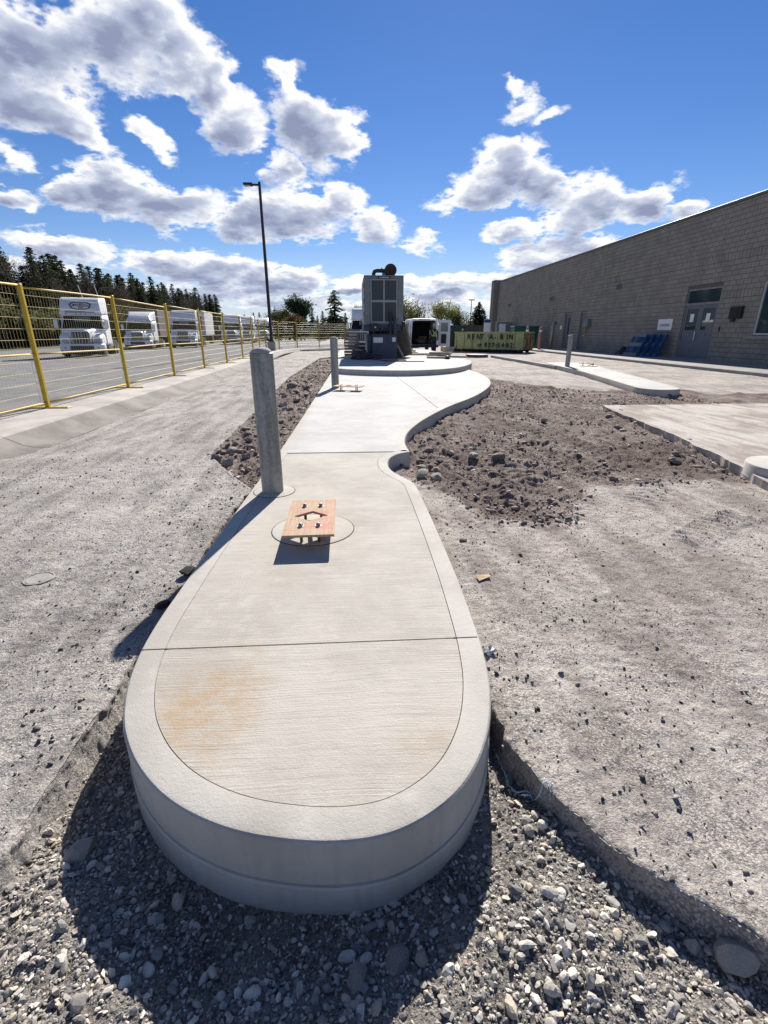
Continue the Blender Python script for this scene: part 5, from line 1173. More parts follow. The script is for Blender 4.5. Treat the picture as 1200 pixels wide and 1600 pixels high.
# ------------------------------------------------------------------ worker
def worker(loc, rz):
    p = empty('person', loc, rz, 'person in dark work clothes and high-visibility vest standing at the open van', 'person')
    bm = bmesh.new(); sk = bm.verts.layers.skin.verify(); V = {}
    def v(n, co, r, ry=None): q = bm.verts.new(co); q[sk].radius = (r, ry or r); V[n] = q; return q
    def e(a, b): bm.edges.new((V[a], V[b]))
    v('pel', (0, 0, .96), .155, .115); q = V['pel']; q[sk].use_root = True
    v('bel', (0, 0, 1.10), .15, .115); v('chest', (0, 0.01, 1.30), .175, .12); v('sho', (0, 0.0, 1.45), .13, .085); v('neck', (0, -.01, 1.53), .055); v('head0', (0, -.015, 1.60), .072, .085); v('head1', (0, -.02, 1.68), .078, .095); v('head2', (0, -.015, 1.745), .06, .075)
    for a, b in zip(('pel', 'bel', 'chest', 'sho', 'neck', 'head0', 'head1'), ('bel', 'chest', 'sho', 'neck', 'head0', 'head1', 'head2')): e(a, b)
    for s, n in ((-1, 'l'), (1, 'r')):
        step = 0.05*s
        v('hip'+n, (s*.095, 0, .90), .095); v('kn'+n, (s*.115, -.02-step*0.3, .50), .062); v('an'+n, (s*.125, .02+step, .09), .045); v('toe'+n, (s*.145, -.15+step, .04), .04, .035)
        e('pel', 'hip'+n); e('hip'+n, 'kn'+n); e('kn'+n, 'an'+n); e('an'+n, 'toe'+n)
        v('sh'+n, (s*.19, 0, 1.42), .062); v('el'+n, (s*.255, .02, 1.14), .045); v('wr'+n, (s*.235, -.12 if s > 0 else -.05, .93 if s < 0 else 1.02), .03)
        e('sho', 'sh'+n); e('sh'+n, 'el'+n); e('el'+n, 'wr'+n)
        w = V['wr'+n].co
        v('pa'+n, w + Vector((0, -.05, -.045)), .032, .02); e('wr'+n, 'pa'+n)
        for k_ in range(4):
            f = w + Vector((s*(-.024+.016*k_), -.08, -.085)); v(f'f{k_}'+n, f, .0095); v(f'g{k_}'+n, f + Vector((0, .0, -.04)), .008); e('pa'+n, f'f{k_}'+n); e(f'f{k_}'+n, f'g{k_}'+n)
        v('th'+n, w + Vector((-s*.045, -.05, -.06)), .011); v('tt'+n, w + Vector((-s*.05, -.07, -.09)), .009); e('pa'+n, 'th'+n); e('th'+n, 'tt'+n)
    me = bpy.data.meshes.new('body'); bm.to_mesh(me); bm.free()
    o = bpy.data.objects.new('body', me); COL.objects.link(o); o.modifiers.new('s', 'SKIN').use_smooth_shade = True; sb = o.modifiers.new('d', 'SUBSURF'); sb.levels = 2; sb.render_levels = 2
    dg = bpy.context.evaluated_depsgraph_get(); me2 = bpy.data.meshes.new_from_object(o.evaluated_get(dg)); bpy.data.objects.remove(o)
    for m_ in (mat('dark_jacket', (0.02, 0.022, 0.028), (0.035, 0.035, 0.04), 12, 0.9), mat('dark_trousers', (0.03, 0.033, 0.045), (0.05, 0.052, 0.065), 12, 0.9), mat('skin', (0.42, 0.26, 0.19), (0.38, 0.23, 0.17), 20, 0.6), mat('work_boots', (0.05, 0.035, 0.025), rough=0.8)): me2.materials.append(m_)
    for f in me2.polygons:
        c = f.center
        f.material_index = 2 if (c.z > 1.53 or (abs(c.x) > .17 and c.z < 0.955+(.09 if c.x > 0 else 0) and c.z > 0.7)) else 3 if c.z < 0.12 else 1 if c.z < 0.97 else 0
        f.use_smooth = True
    me2.name = 'body'; link_mesh('body', me2, None, p)
    hv = mat('hi_vis_band', (0.65, 0.72, 0.22), (0.6, 0.66, 0.25), 8, 0.7)
    def band(pts, w=0.028): 
        mb = MB(); mb.tube(pts, w, 5); return mb
    # cross on the back, belt and shoulder bands (back faces the camera)
    for s in (-1, 1):
        band([(s*.13, -.02, 1.475), (s*.13, .10, 1.43), (s*.06, .135, 1.30), (-s*.02, .135, 1.24), (-s*.12, .115, 1.12)], .024).build('vest_strap', hv, p, smooth=True)
        band([(s*.13, -.02, 1.475), (s*.12, -.11, 1.40), (s*.10, -.125, 1.25), (s*.10, -.12, 1.10)], .024).build('vest_strap', hv, p, smooth=True)
        band([(s*.215, .03, 1.27), (s*.25, .06, 1.25), (s*.28, .03, 1.25), (s*.26, -.03, 1.27)], .018).build('arm_band', hv, p, smooth=True)
    mb = MB(); mb.tube([(.165*math.cos(a), .128*math.sin(a)+.005, 1.09) for a in np.linspace(0, 2*math.pi, 20, endpoint=False)], .026, 5, closed=True); mb.build('belt_band', hv, p, smooth=True)
    MB().lathe([(0.0, 1.83), (0.05, 1.822), (0.088, 1.79), (0.102, 1.74), (0.104, 1.70), (0.125, 1.69), (0.125, 1.683), (0.10, 1.685)], 20, (0, -.015, 0)).build('hard_hat', m_wood2, p, angle=50)
    for s in (-1, 1): MB().lathe([(0, -.02), (.012, -.012), (.014, 0), (.012, .012), (0, .02)], 8, (s*.083, -.01, 1.66), 'Z').build('ear', MATS['skin'], p, smooth=True)
    MB().lathe([(0, -.02), (.01, -.012), (.009, .01), (0, .018)], 8, (0, -.115, 1.655)).build('nose', MATS['skin'], p, smooth=True)
    for s in (-1, 1): MB().lathe([(0, -.008), (.009, 0), (0, .008)], 8, (s*.032, -.104, 1.685)).build('eye', m_ink, p)
    MB().box((-.025, -.108, 1.607), (.025, -.095, 1.615)).build('mouth', m_redp, p)
    return p
worker((5.45, 33.5, 0.0), R(188))

# ------------------------------------------------------------------ rental bin
m_bin = mat('chipped_green_paint', (0.43, 0.45, 0.21), (0.35, 0.37, 0.18), 2.5, 0.7, c3=(0.17, 0.11, 0.07), s3=7, f3=(0.54, 0.68))
m_binr = mat('rusty_green_paint', (0.33, 0.31, 0.17), (0.2, 0.13, 0.09), 3.0, 0.8, c3=(0.09, 0.055, 0.04), s3=9, f3=(0.5, 0.65))
def rental_bin():
    ux = Vector((0.80, -0.60, 0)); o = empty('skip_bin', (11.25, 32.75, 0.0), math.atan2(-0.58, 0.815), 'rusty pale green roll-off rental bin with black stencil lettering', 'skip bin')
    # local: x along the long side from -L to 0, y to the back, 0 = front face
    L_, W_, H_ = 4.85, 2.3, 1.28
    sh = MB()
    for lo, hi in (((-L_, 0, 0.22), (0, 0.05, H_)), ((-L_, W_-0.05, 0.22), (0, W_, H_))): sh.box(lo, hi)
    sh.build('side_wall', m_bin, o)
    MB().box((-0.05, 0.05, 0.22), (-0.002, W_-0.05, H_-0.02)).build('end_gate', m_binr, o)
    MB().box((-L_, 0.05, 0.5), (-L_+0.05, W_-0.05, H_-0.02)).build('front_wall', m_bin, o)
    MB().box((-L_+0.05, 0.05, 0.22), (-0.05, W_-0.05, 0.27)).build('floor', m_binr, o)
    rim = MB()
    for lo, hi in (((-L_-0.06, -0.07, H_-0.03), (0.06, 0.06, H_+0.06)), ((-L_-0.06, W_-0.06, H_-0.03), (0.06, W_+0.07, H_+0.06)), ((-0.06, 0.06, H_-0.03), (0.06, W_-0.06, H_+0.058)), ((-L_-0.06, 0.06, H_-0.03), (-L_+0.06, W_-0.06, H_+0.058))): rim.box(lo, hi)
    rim.build('top_rim', m_bin, o)
    for k_ in range(9):
        x = -L_+0.05+(L_-0.1)*k_/8
        MB().bbox((x-0.05, -0.075, 0.24), (x+0.05, -0.002, H_-0.035), 0.008).build('side_rib', m_bin, o)
    for y in (0.02, 0.78, 1.5, W_-0.1):
        MB().bbox((0.0, y, 0.24), (0.075, y+0.09, H_-0.035), 0.008).build('end_rib', m_binr, o)
    MB().box((-L_, -0.03, 0.70), (0, -0.004, 0.735)).build('side_rail', m_bin, o)
    MB().box((0.002, 0.05, 0.72), (0.05, W_-0.05, 0.78)).build('end_rail', m_binr, o)
    sk = MB(); 
    for y in (0.35, W_-0.5): sk.box((-L_+0.2, y, 0.06), (-0.1, y+0.14, 0.219))
    sk.box((-L_, -0.05, 0.16), (0, W_+0.05, 0.218)); sk.build('under_frame', m_frame, o)
    for x in (-L_+0.25, -0.3):
        for y in (0.12, W_-0.22): MB().lathe([(0.0, -0.07), (0.11, -0.07), (0.11, 0.07), (0.0, 0.07)], 14, (x, y, 0.11), 'X').build('roller', m_frame, o)
    MB().prism([(-L_-0.02, -0.05), (-L_+0.12, -0.05), (-L_+0.12, 0.05), (-L_-0.02, 0.05)], 0.0, 0.42).build('corner_leg', m_frame, o)
    face = (R(90), 0, 0)
    wid = (L_-0.1)/8
    for ch, x, z in (('R', -3.80, 1.0), ('E', -3.5, 1.0), ('N', -3.10, 1.0), ('T', -2.85, 1.0), ('A', -2.2, 1.0), ('-', -1.9, 1.0), ('B', -1.48, 1.0), ('I', -1.08, 1.0), ('N', -0.83, 1.0)):
        text(ch, 0.46, m_ink, o, (x, -0.08 if ch != '-' else -0.08, z), face, bold=0.012, xs=0.85, name='stencil_letter')
    for ch, x, z, s in (('519', -3.0, 0.47, 0.22), ('8', -2.55, 0.48, 0.4), ('3', -2.28, 0.48, 0.4), ('7', -2.02, 0.48, 0.4), ('-', -1.86, 0.48, 0.4), ('5', -1.62, 0.48, 0.4), ('4', -1.34, 0.48, 0.4), ('8', -1.03, 0.48, 0.4), ('2', -0.77, 0.48, 0.4)):
        text(ch, s, m_ink, o, (x, -0.08, z), face, bold=0.012, xs=0.85, name='stencil_letter')
    text('DO NOT OVERFILL', 0.1, m_ink, o, (-3.6, -0.072, 1.235), face, bold=0.002) if False else None
    return o
rental_bin()
m_maroon = mat('maroon_plate', (0.16, 0.07, 0.085), (0.22, 0.12, 0.13), 5, 0.7)
o = MB().lathe([(0.0, 0.0), (0.60, 0.0), (0.62, 0.02), (0.62, 0.14), (0.60, 0.16), (0.0, 0.165)], 32).build('access_lid', m_maroon, None, (7.0, 27.9, 0.0)); tag(o, 'low round maroon lid on the ground before the green bin', 'lid')

# ------------------------------------------------------------------ utility boxes beyond
m_trans = mat('dark_green_cabinet', (0.018, 0.04, 0.045), (0.025, 0.05, 0.05), 5, 0.5)
tb = empty('transformer_box', (7.55, 36.5, 0.0), 0, 'dark green transformer box on a concrete plinth between van and bin', 'transformer')
MB().bbox((-0.95, -0.9, -0.05), (0.95, 0.9, 0.34), 0.02).build('plinth', m_kerb, tb)
MB().bbox((-0.58, -0.6, 0.34), (0.58, 0.6, 1.66), 0.02).build('cabinet', m_trans, tb)
MB().bbox((-0.62, -0.64, 1.66), (0.62, 0.64, 1.72), 0.015).build('cabinet_lid', m_trans, tb)
MB().box((-0.01, -0.612, 0.4), (0.01, -0.601, 1.6)).build('door_gap', m_ink, tb)
MB().box((0.25, -0.612, 1.42), (0.36, -0.602, 1.53)).build('warning_sticker', m_white, tb)
e_ = empty('roll_off_container', (17.9, 62.5, 0.0), R(5), 'long dark ribbed container beyond the end of the building', 'container')
m_cont = mat('dark_container_paint', (0.075, 0.07, 0.075), (0.1, 0.09, 0.09), 3, 0.7)
MB().bbox((-6.8, 0, 0.1), (-0.6, 2.3, 2.0), 0.04).build('body', m_cont, e_)
for k_ in range(10): MB().bbox((-6.7+0.63*k_, -0.08, 0.2), (-6.55+0.63*k_, 0.0-0.002, 1.9), 0.01).build('rib', m_cont, e_)
MB().bbox((-6.9, -0.1, 1.95), (-0.5, 2.4, 2.08), 0.02).build('rim', m_cont, e_)
m_dgreen = mat('green_bin_plastic', (0.015, 0.09, 0.07), (0.02, 0.11, 0.085), 5, 0.5)
for i, (x, y, lb) in enumerate(((13.9, 42.0, 'green wheeled cart behind the rental bin, left of two'), (15.0, 42.0, 'green wheeled cart behind the rental bin, right of two'))):
    c = empty('waste_cart', (x, y, 0.12), 0, lb, 'waste cart', 'green waste carts')
    MB().loft([[Vector((sx*w_, sy*w_, z)) for sx, sy in ((-1,-1),(1,-1),(1,1),(-1,1))] for w_, z in ((0.36, 0.1), (0.5, 1.55))]).build('body', m_dgreen, c)
    MB().bbox((-0.53, -0.55, 1.55), (0.53, 0.55, 1.66), 0.03).build('lid', m_dgreen, c)
    for s in (-1, 1): MB().lathe([(0.0, -0.04), (0.13, -0.04), (0.13, 0.04), (0.0, 0.04)], 14, (s*0.32, 0.3, 0.13), 'X').build('wheel', m_tyre, c)
m_orange = mat('orange_post', (0.4, 0.2, 0.15), (0.34, 0.17, 0.13), 5, 0.7)
for x, y, h, m_, lb in ((12.8, 36.6, 1.62, m_orange, 'left of two short orange posts behind the bin'), (13.9, 36.9, 1.62, m_orange, 'right of two short orange posts behind the bin')):
    c = empty('guard_post', (x, y, 0.0), 0, lb, 'post'); MB().lathe([(0.11, 0), (0.11, h), (0.07, h+0.05), (0, h+0.06)], 16).build('tube', m_, c, angle=40); MB().lathe([(0.113, h-0.3), (0.113, h-0.15)], 16).build('band', m_white, c)
c = empty('downspout', (14.9, 37.2, 0.12), R(20), 'grey curved pipe standing behind the bin end', 'pipe'); MB().tube([(0, 0, 0), (0, 0, 1.55), (0.08, 0, 1.75), (0.22, 0, 1.82)], 0.12, 12).build('tube', m_galv, c, smooth=True)
c = empty('payment_sign', (13.9, 52, 0.0), 0, 'small white and blue notice board at the far corner of the building', 'sign')
MB().tube([(0, 0, 0), (0, 0, 2.6)], 0.05, 8).build('post', m_galv, c); MB().bbox((-0.35, -0.06, 1.3), (0.35, -0.045, 2.55), 0.005).build('panel', m_flat, c)
MB().box((-0.33, -0.066, 2.2), (0.33, -0.061, 2.5)).build('blue_header', mat('sign_blue', (0.05, 0.09, 0.25), rough=0.5), c)
c = empty('meter_cabinet', (15.2, 50.5, 0.12), 0, 'grey meter cabinet at the far end of the building wall', 'cabinet')
MB().bbox((-0.8, -0.3, 0.0), (0.8, 0.3, 2.1), 0.03).build('body', m_gen, c); MB().bbox((-0.55, -0.33, 1.1), (0.1, -0.301, 1.95), 0.01).build('meter_face', m_flat, c); MB().lathe([(0, -0.36), (0.2, -0.35), (0.2, -0.3)], 18, (-0.3, 0, 1.72), 'Y').build('dial', m_flat, c)

# ------------------------------------------------------------------ block building
m_block = mat('concrete_block', (0.285, 0.262, 0.228), (0.235, 0.216, 0.188), 1.4, 0.92, 0.8, 70, attr='tone', world=True, bdist=0.006, c3=(0.15, 0.14, 0.125), s3=22, f3=(0.55, 0.75))
m_mortar = mat('mortar', (0.13, 0.12, 0.108), (0.1, 0.094, 0.085), 6, 0.95, 0.4, 80)
m_coping = mat('metal_coping', (0.11, 0.104, 0.096), (0.09, 0.085, 0.08), 5, 0.5)
m_doorp = mat('grey_door_paint', (0.14, 0.145, 0.165), (0.125, 0.13, 0.15), 4, 0.5)
m_doorf = mat('door_frame_paint', (0.22, 0.215, 0.225), (0.19, 0.185, 0.195), 4, 0.5)
m_pane = glass('window_pane', (0.03, 0.05, 0.055), 0.04, 0.5)
WX = 16.3; Y0, Y1, WZ0, WZ1 = 12.0, 57.0, 0.10, 6.40
bld = empty('building', (WX, Y0, 0), 0, 'long low building of grey-beige concrete blocks on the right', 'building')
OPEN = [(22.15, 24.50, 0.0, 3.24), (16.6, 19.83, 1.20, 3.19), (37.35, 38.5, 0.0, 2.66), (34.95, 35.85, 0.0, 2.66)]
def L(y): return y - Y0
def blocks():
    rows = []; z = WZ0
    while z < WZ1 - 0.05:
        sol = abs(z - 2.70) < 0.02 or abs(z - 4.20) < 0.02
        h = 0.30 if sol else 0.2
        rows.append((z, min(h, WZ1 - z), sol)); z += h
    items = []
    for r, (z, h, sol) in enumerate(rows):
        wdt = 0.2 if sol else 0.4; y = Y0 - (wdt/2 if r % 2 and not sol else 0)
        while y < Y1 - 1e-3:
            a, b = max(y, Y0), min(y+wdt, Y1); y += wdt
            segs = [(a, b)]
            for (o0, o1, oz0, oz1) in OPEN:
                if z + h > oz0 + 0.03 and z < oz1 - 0.03:
                    ns = []
                    for s0, s1 in segs:
                        if s1 <= o0 or s0 >= o1: ns.append((s0, s1)); continue
                        if s0 < o0: ns.append((s0, o0))
                        if s1 > o1: ns.append((o1, s1))
                    segs = ns
            for s0, s1 in segs:
                if s1-s0 > 0.03: items.append((s0, s1, z, h, sol))
    return items
def build_blocks():
    it = blocks()
    vis = [q for q in it if 17.0 < q[0] < Y1]
    near = sorted([q for q in vis if q[1]-q[0] > 0.19 and q[0] > 17.2], key=lambda q: (q[0] - (1.3 if q[4] else 0)) + 0.35*abs(q[2]-2.2))[:300]
    ns = set(near)
    def tone(c):
        k_ = random.uniform(0.92, 1.06); return (c[0]*k_, c[1]*k_, c[2]*k_*random.uniform(0.97, 1.03))
    def quad(mb_v, mb_f, cols, s0, s1, z, h, sol):
        g = 0.005; pr = 0.008 + (0.022 if sol else 0) + random.uniform(-0.002, 0.002); x0, x1 = 0.02, -pr; b = 0.006
        k0 = len(mb_v); y0, y1, z0, z1 = L(s0)+g, L(s1)-g, z+g, z+h-g
        mb_v += [(x0, y0, z0), (x0, y1, z0), (x0, y1, z1), (x0, y0, z1), (x1, y0+b, z0+b), (x1, y1-b, z0+b), (x1, y1-b, z1-b), (x1, y0+b, z1-b)]
        mb_f += [tuple(k0+i for i in f) for f in ((4, 7, 6, 5), (0, 4, 5, 1), (1, 5, 6, 2), (2, 6, 7, 3), (3, 7, 4, 0))]
        cols += [tone((1, 1, 1))]*8 if False else [ (lambda c: c)(T) for T in [tone((1, 1, 1))]*8 ]
    def make(name, v, f, c):
        me = bpy.data.meshes.new(name); me.from_pydata(v, [], f); at = me.color_attributes.new('tone', 'FLOAT_COLOR', 'POINT')
        at.data.foreach_set('color', np.array([(*q, 1) for q in c]).ravel()); me.update(); return me
    v, f, c = [], [], []
    for q in it:
        if q not in ns: quad(v, f, c, *q)
    o = link_mesh('blocks', make('blocks', v, f, c), m_block, bld); tag(o, kind='stuff')
    shared = {}
    for q in near:
        key = (round(q[1]-q[0], 2), round(q[3], 2), q[4], random.randrange(5))
        if key not in shared:
            v, f, c = [], [], []; quad(v, f, c, Y0, Y0+q[1]-q[0], 0, q[3], q[4]); me = make('block', v, f, c); me.materials.append(m_block); shared[key] = me
        o = bpy.data.objects.new('block', shared[key]); COL.objects.link(o); o.parent = bld; o.location = (0, L(q[0]), q[2])
build_blocks()
# mortar backing, pieced round the openings
bk = MB(); ys = sorted({Y0, Y1} | {o[0] for o in OPEN} | {o[1] for o in OPEN})
for a, b in zip(ys, ys[1:]):
    hole = [o for o in OPEN if o[0] <= a + 1e-6 and o[1] >= b - 1e-6]
    if hole:
        o_ = hole[0]
        if o_[2] > WZ0: bk.box((0.0, L(a), 0.0), (0.3, L(b), o_[2]))
        bk.box((0.0, L(a), o_[3]), (0.3, L(b), WZ1))
    else: bk.box((0.0, L(a), 0.0), (0.3, L(b), WZ1))
bk.build('wall_core', m_mortar, bld)
MB().box((0.3, 0, 0), (22, L(Y1), 6.2)).build('building_mass', m_mortar, bld)
MB().bbox((-0.06, -0.1, WZ1), (0.45, L(Y1)+0.05, WZ1+0.12), 0.01).build('roof_coping', m_coping, bld)
# corner pilaster at the far end
MB().bbox((-0.55, L(Y1)+0.052, 0.0), (0.8, L(Y1)+1.2, 6.62), 0.01).build('corner_pilaster', m_block_plain := mat('pilaster_block', (0.22, 0.2, 0.175), (0.18, 0.165, 0.145), 3, 0.95, 0.6, 40), bld)
for y in (33.2, 41.0, 44.2, 50.0): MB().box((-0.012, L(y)-0.012, 0.15 if y != 33.2 else 3.3), (0.0-0.0002, L(y)+0.012, WZ1-0.02)).build('control_joint', m_joint, bld)
# double door with transom
dd = empty('double_door', (0, 0, 0)); bpy.data.objects.remove(dd)
fr = MB()
fr.box((0.02, L(22.152), 0.1), (0.16, L(22.22), 3.238)); fr.box((0.02, L(24.43), 0.1), (0.16, L(24.498), 3.238)); fr.box((0.02, L(22.22), 3.16), (0.16, L(24.43), 3.238)); fr.box((0.02, L(22.22), 2.52), (0.16, L(24.43), 2.62))
DF = fr.build('door_frame', m_doorf, bld)
MB().box((0.09, L(22.22), 2.62), (0.11, L(24.43), 3.16)).build('transom_pane', m_pane, DF)
MB().box((-0.03, L(22.2), 0.10), (0.2, L(24.45), 0.16)).build('threshold', m_galv, DF)
for i, (a, b) in enumerate(((22.22, 23.32), (23.328, 24.43))):
    lf = MB(); y0, y1 = L(a), L(b); w0, w1 = y0+0.16, y1-0.16
    lf.box((0.05, y0, 0.165), (0.10, y1, 1.42)); lf.box((0.05, y0, 2.36), (0.10, y1, 2.52)); lf.box((0.05, y0, 1.42), (0.10, w0, 2.36)); lf.box((0.05, w1, 1.42), (0.10, y1, 2.36))
    lf = lf.build('door', m_doorp, bld)
    MB().box((0.07, w0, 1.42), (0.08, w1, 2.36)).build('door_pane', m_pane, lf)
    MB().box((0.060, w0+0.28, 1.78), (0.066, w1-0.24, 2.14)).build('paper_notice', m_flat, lf)
    MB().lathe([(0.0, -0.03), (0.04, -0.03), (0.04, 0.0)], 14, (0.05, (y0+y1)/2, 1.22), 'X').build('lock', m_galv, lf)
    if i == 1: MB().bbox((-0.02, y0+0.03, 0.95), (0.0, y0+0.07, 1.35), 0.006).build('pull_handle', m_zinc, lf); MB().box((0.0, y0+0.035, 1.0), (0.05, y0+0.065, 1.03)).build('handle_post', m_zinc, lf)
# window
wf = MB(); wf.box((0.0, L(19.76), 1.22), (0.12, L(19.828), 3.188)); wf.box((0.0, L(16.61), 3.12), (0.12, L(19.76), 3.188)); wf.box((0.0, L(16.61), 1.22), (0.12, L(19.76), 1.29)); wf.box((0.001, L(18.1), 1.29), (0.12, L(18.16), 3.12))
wf = wf.build('window', mat('pale_frame', (0.48, 0.48, 0.47), (0.42, 0.42, 0.41), 5, 0.5), bld)
MB().box((0.05, L(18.16), 1.29), (0.06, L(19.76), 3.12)).build('pane', m_pane, wf); MB().box((0.05, L(16.61), 1.29), (0.06, L(18.1), 3.12)).build('pane', m_pane, wf)
MB().bbox((-0.10, L(16.5), 1.06), (0.1, L(20.15), 1.195), 0.01).build('window_sill', m_walk, wf)
# two single doors
for (a, b, z1, lite) in ((37.352, 38.498, 2.658, True), (34.952, 35.848, 2.658, False)):
    f_ = MB(); f_.box((0.03, L(a), 0.1), (0.15, L(a)+0.06, z1)); f_.box((0.03, L(b)-0.06, 0.1), (0.15, L(b), z1)); f_.box((0.03, L(a)+0.06, z1-0.08), (0.15, L(b)-0.06, z1)); f_ = f_.build('door_frame', m_doorf, bld)
    d_ = MB().box((0.08, L(a)+0.06, 0.14), (0.12, L(b)-0.06, z1-0.08)).build('door', m_doorp, bld)
    if lite: MB().box((0.07, L(a)+0.45, 1.15), (0.079, L(a)+0.65, 2.3)).build('door_pane', m_pane, d_)
    MB().bbox((0.03, L(a)+0.12, 1.05), (0.079, L(a)+0.3, 1.12), 0.01).build('lever_handle', m_zinc, d_)
# wall packs
for y, z in ((31.1, 3.9), (41.5, 3.85), (52.6, 3.88)):
    MB().loft([[Vector((0.0, L(y)+sy*0.22, z+dz)) for sy, dz in ((-1, -.15), (1, -.15), (1, .15), (-1, .15))], [Vector((-0.3, L(y)+sy*0.2, z+dz)) for sy, dz in ((-1, -.12), (1, -.12), (1, .02), (-1, .02))]]).build('wall_lamp', m_doorf, bld)
mt = MB().bbox((-0.28, L(34.1), 1.62), (-0.011, L(34.55), 2.12), 0.02).build('meter_box', m_gen, bld); MB().bbox((-0.2, L(34.56), 1.66), (-0.011, L(34.85), 2.1), 0.02).build('meter_front', m_genlight, mt); MB().tube([(-0.12, L(34.7), 1.66), (-0.12, L(34.7), 1.4), (-0.03, L(34.8), 1.25)], 0.05, 8).build('meter_pipe', m_yelpost, mt)
sg = MB().bbox((-0.035, L(25.2), 1.42), (-0.036+0.02, L(26.4), 1.95), 0.002).build('sign', m_flat, bld)
o = text('LOADING', 0.19, mat('grey_sign_ink', (0.16, 0.17, 0.2), rough=0.7), sg, (-0.0385, L(25.8), 1.66), (R(90), 0, R(-90)), bold=0.004)
bx_ = MB().bbox((-0.12, L(20.6), 1.86), (-0.012, L(21.28), 2.34), 0.01).build('dark_panel', m_ink, bld); MB().bbox((-0.14, L(20.95), 1.74), (-0.02, L(21.12), 1.858), 0.01).build('panel_foot', m_black, bx_)
MB().bbox((-0.05, L(38.85), 1.5), (-0.012, L(39.15), 1.78), 0.01).build('door_sign', m_flat, bld)
MB().bbox((-0.06, L(21.75), 1.35), (-0.012, L(21.8), 1.55), 0.01).build('door_button', m_black, bld)

# blue plastic pallets leaning on the wall
m_bluep = mat('blue_plastic', (0.02, 0.06, 0.16), (0.03, 0.085, 0.2), 4, 0.5); m_greyw = mat('dusty_blue_plastic', (0.17, 0.19, 0.22), (0.12, 0.14, 0.18), 6, 0.7)
def pallet(i, y0):
    o = empty('plastic_pallet', (14.95+0.19*i, y0, 0.14), 0, f'{("front", "second", "third", "rearmost")[i]} blue plastic pallet of the stack leaning on the wall', 'pallet', 'blue pallets against the wall')
    o.rotation_euler = (0, R(24), R(6))
    Hh, Wd = 1.22, 1.1
    for a, b, nm in ((0.0, 0.16, 'board'), (0.52, 0.72, 'board'), (1.04, 1.2, 'board')): MB().bbox((-0.01, 0, a), (0.02, Wd, b), 0.004).build(nm, m_greyw if i == 0 else m_bluep, o)
    for k_ in range(8): MB().bbox((0.021, 0.04+0.137*k_, 0.02), (0.05, 0.10+0.137*k_, 1.18), 0.004).build('slat', m_bluep, o)
    for y in (0.0, 0.5, 1.0): MB().bbox((0.051, y, 0.01), (0.14, y+0.1, 1.19), 0.006).build('runner', m_bluep, o)
for i in range(4): pallet(i, 25.75 - 0.27*i)
o = rock(15.5, 27.9, 0.33, 'black rubbish sack slumped left of the blue pallets', m=m_tarp, v=3, z=0.13, name='rubbish_sack'); o.scale = (0.28, 0.3, 0.55); o['category'] = 'rubbish sack'
o = rock(15.3, 28.4, 0.2, 'small grey rubbish bag at the foot of the black sack', m=m_greyw, v=1, z=0.12, name='rubbish_bag'); o['category'] = 'rubbish bag'

# ------------------------------------------------------------------ trees
m_bark = mat('bark', (0.075, 0.06, 0.05), (0.11, 0.09, 0.075), 6, 0.95, 0.5, 30)
def leaf_mat(name, a, b_):
    m = mat(name, a, b_, 0.5, 0.8, world=True, attr='tone', spec=0.1); t = m.node_tree; b = t.nodes['Principled BSDF']
    rn = M(t, 'ADD', M(t, 'MULTIPLY', NN(t, 'ShaderNodeObjectInfo').outputs['Random'], 0.9), 0.6); s0 = b.inputs['Base Color'].links[0].from_socket
    sc_ = VM(t, 'SCALE', s0); t.links.new(rn, sc_.node.inputs['Scale']); t.links.new(sc_, b.inputs['Base Color'])
    tr_ = NN(t, 'ShaderNodeBsdfTranslucent'); src = b.inputs['Base Color'].links[0].from_socket; t.links.new(src, tr_.inputs[0])
    mx = NN(t, 'ShaderNodeMixShader'); mx.inputs[0].default_value = 0.35; t.links.new(b.outputs[0], mx.inputs[1]); t.links.new(tr_.outputs[0], mx.inputs[2])
    t.links.new(mx.outputs[0], t.nodes['Material Output'].inputs[0]); return m
m_fir = leaf_mat('fir_needles', (0.03, 0.045, 0.024), (0.05, 0.058, 0.03)); m_pine = leaf_mat('pine_needles', (0.04, 0.06, 0.035), (0.055, 0.068, 0.04))
m_leafy = leaf_mat('spring_leaves', (0.16, 0.17, 0.035), (0.2, 0.17, 0.05)); m_leafg = leaf_mat('grey_green_leaves', (0.09, 0.11, 0.05), (0.12, 0.12, 0.06)); m_leafr = leaf_mat('rusty_leaves', (0.12, 0.08, 0.035), (0.1, 0.08, 0.04)); m_twig = leaf_mat('bare_twigs', (0.10, 0.085, 0.07), (0.08, 0.07, 0.06))
def leaf_mesh(name, P, N, S, mt, rr):
    """many small two-faced leaves: P centres, N long directions, S sizes (len, wid)"""
    n = len(P); up = rr.normal(size=(n, 3)); sd = np.cross(N, up); sd /= np.linalg.norm(sd, axis=1)[:, None] + 1e-9
    a = P - N*S[:, :1]*0.5; b = P + N*S[:, :1]*0.5; m_ = P + sd*S[:, 1:]*0.5; m2 = P - sd*S[:, 1:]*0.5
    V = np.stack([a, m_, b, m2], 1).reshape(-1, 3); F = np.arange(4*n).reshape(-1, 4)
    me = bpy.data.meshes.new(name); me.from_pydata(V.tolist(), [], F.tolist())
    c = np.repeat(rr.uniform(0.6, 1.35, n), 4); at = me.color_attributes.new('tone', 'FLOAT_COLOR', 'POINT')
    at.data.foreach_set('color', np.stack([c, c*rr.uniform(.95, 1.05), c*0.95, np.ones_like(c)], 1).ravel()); me.materials.append(mt); me.update(); return me
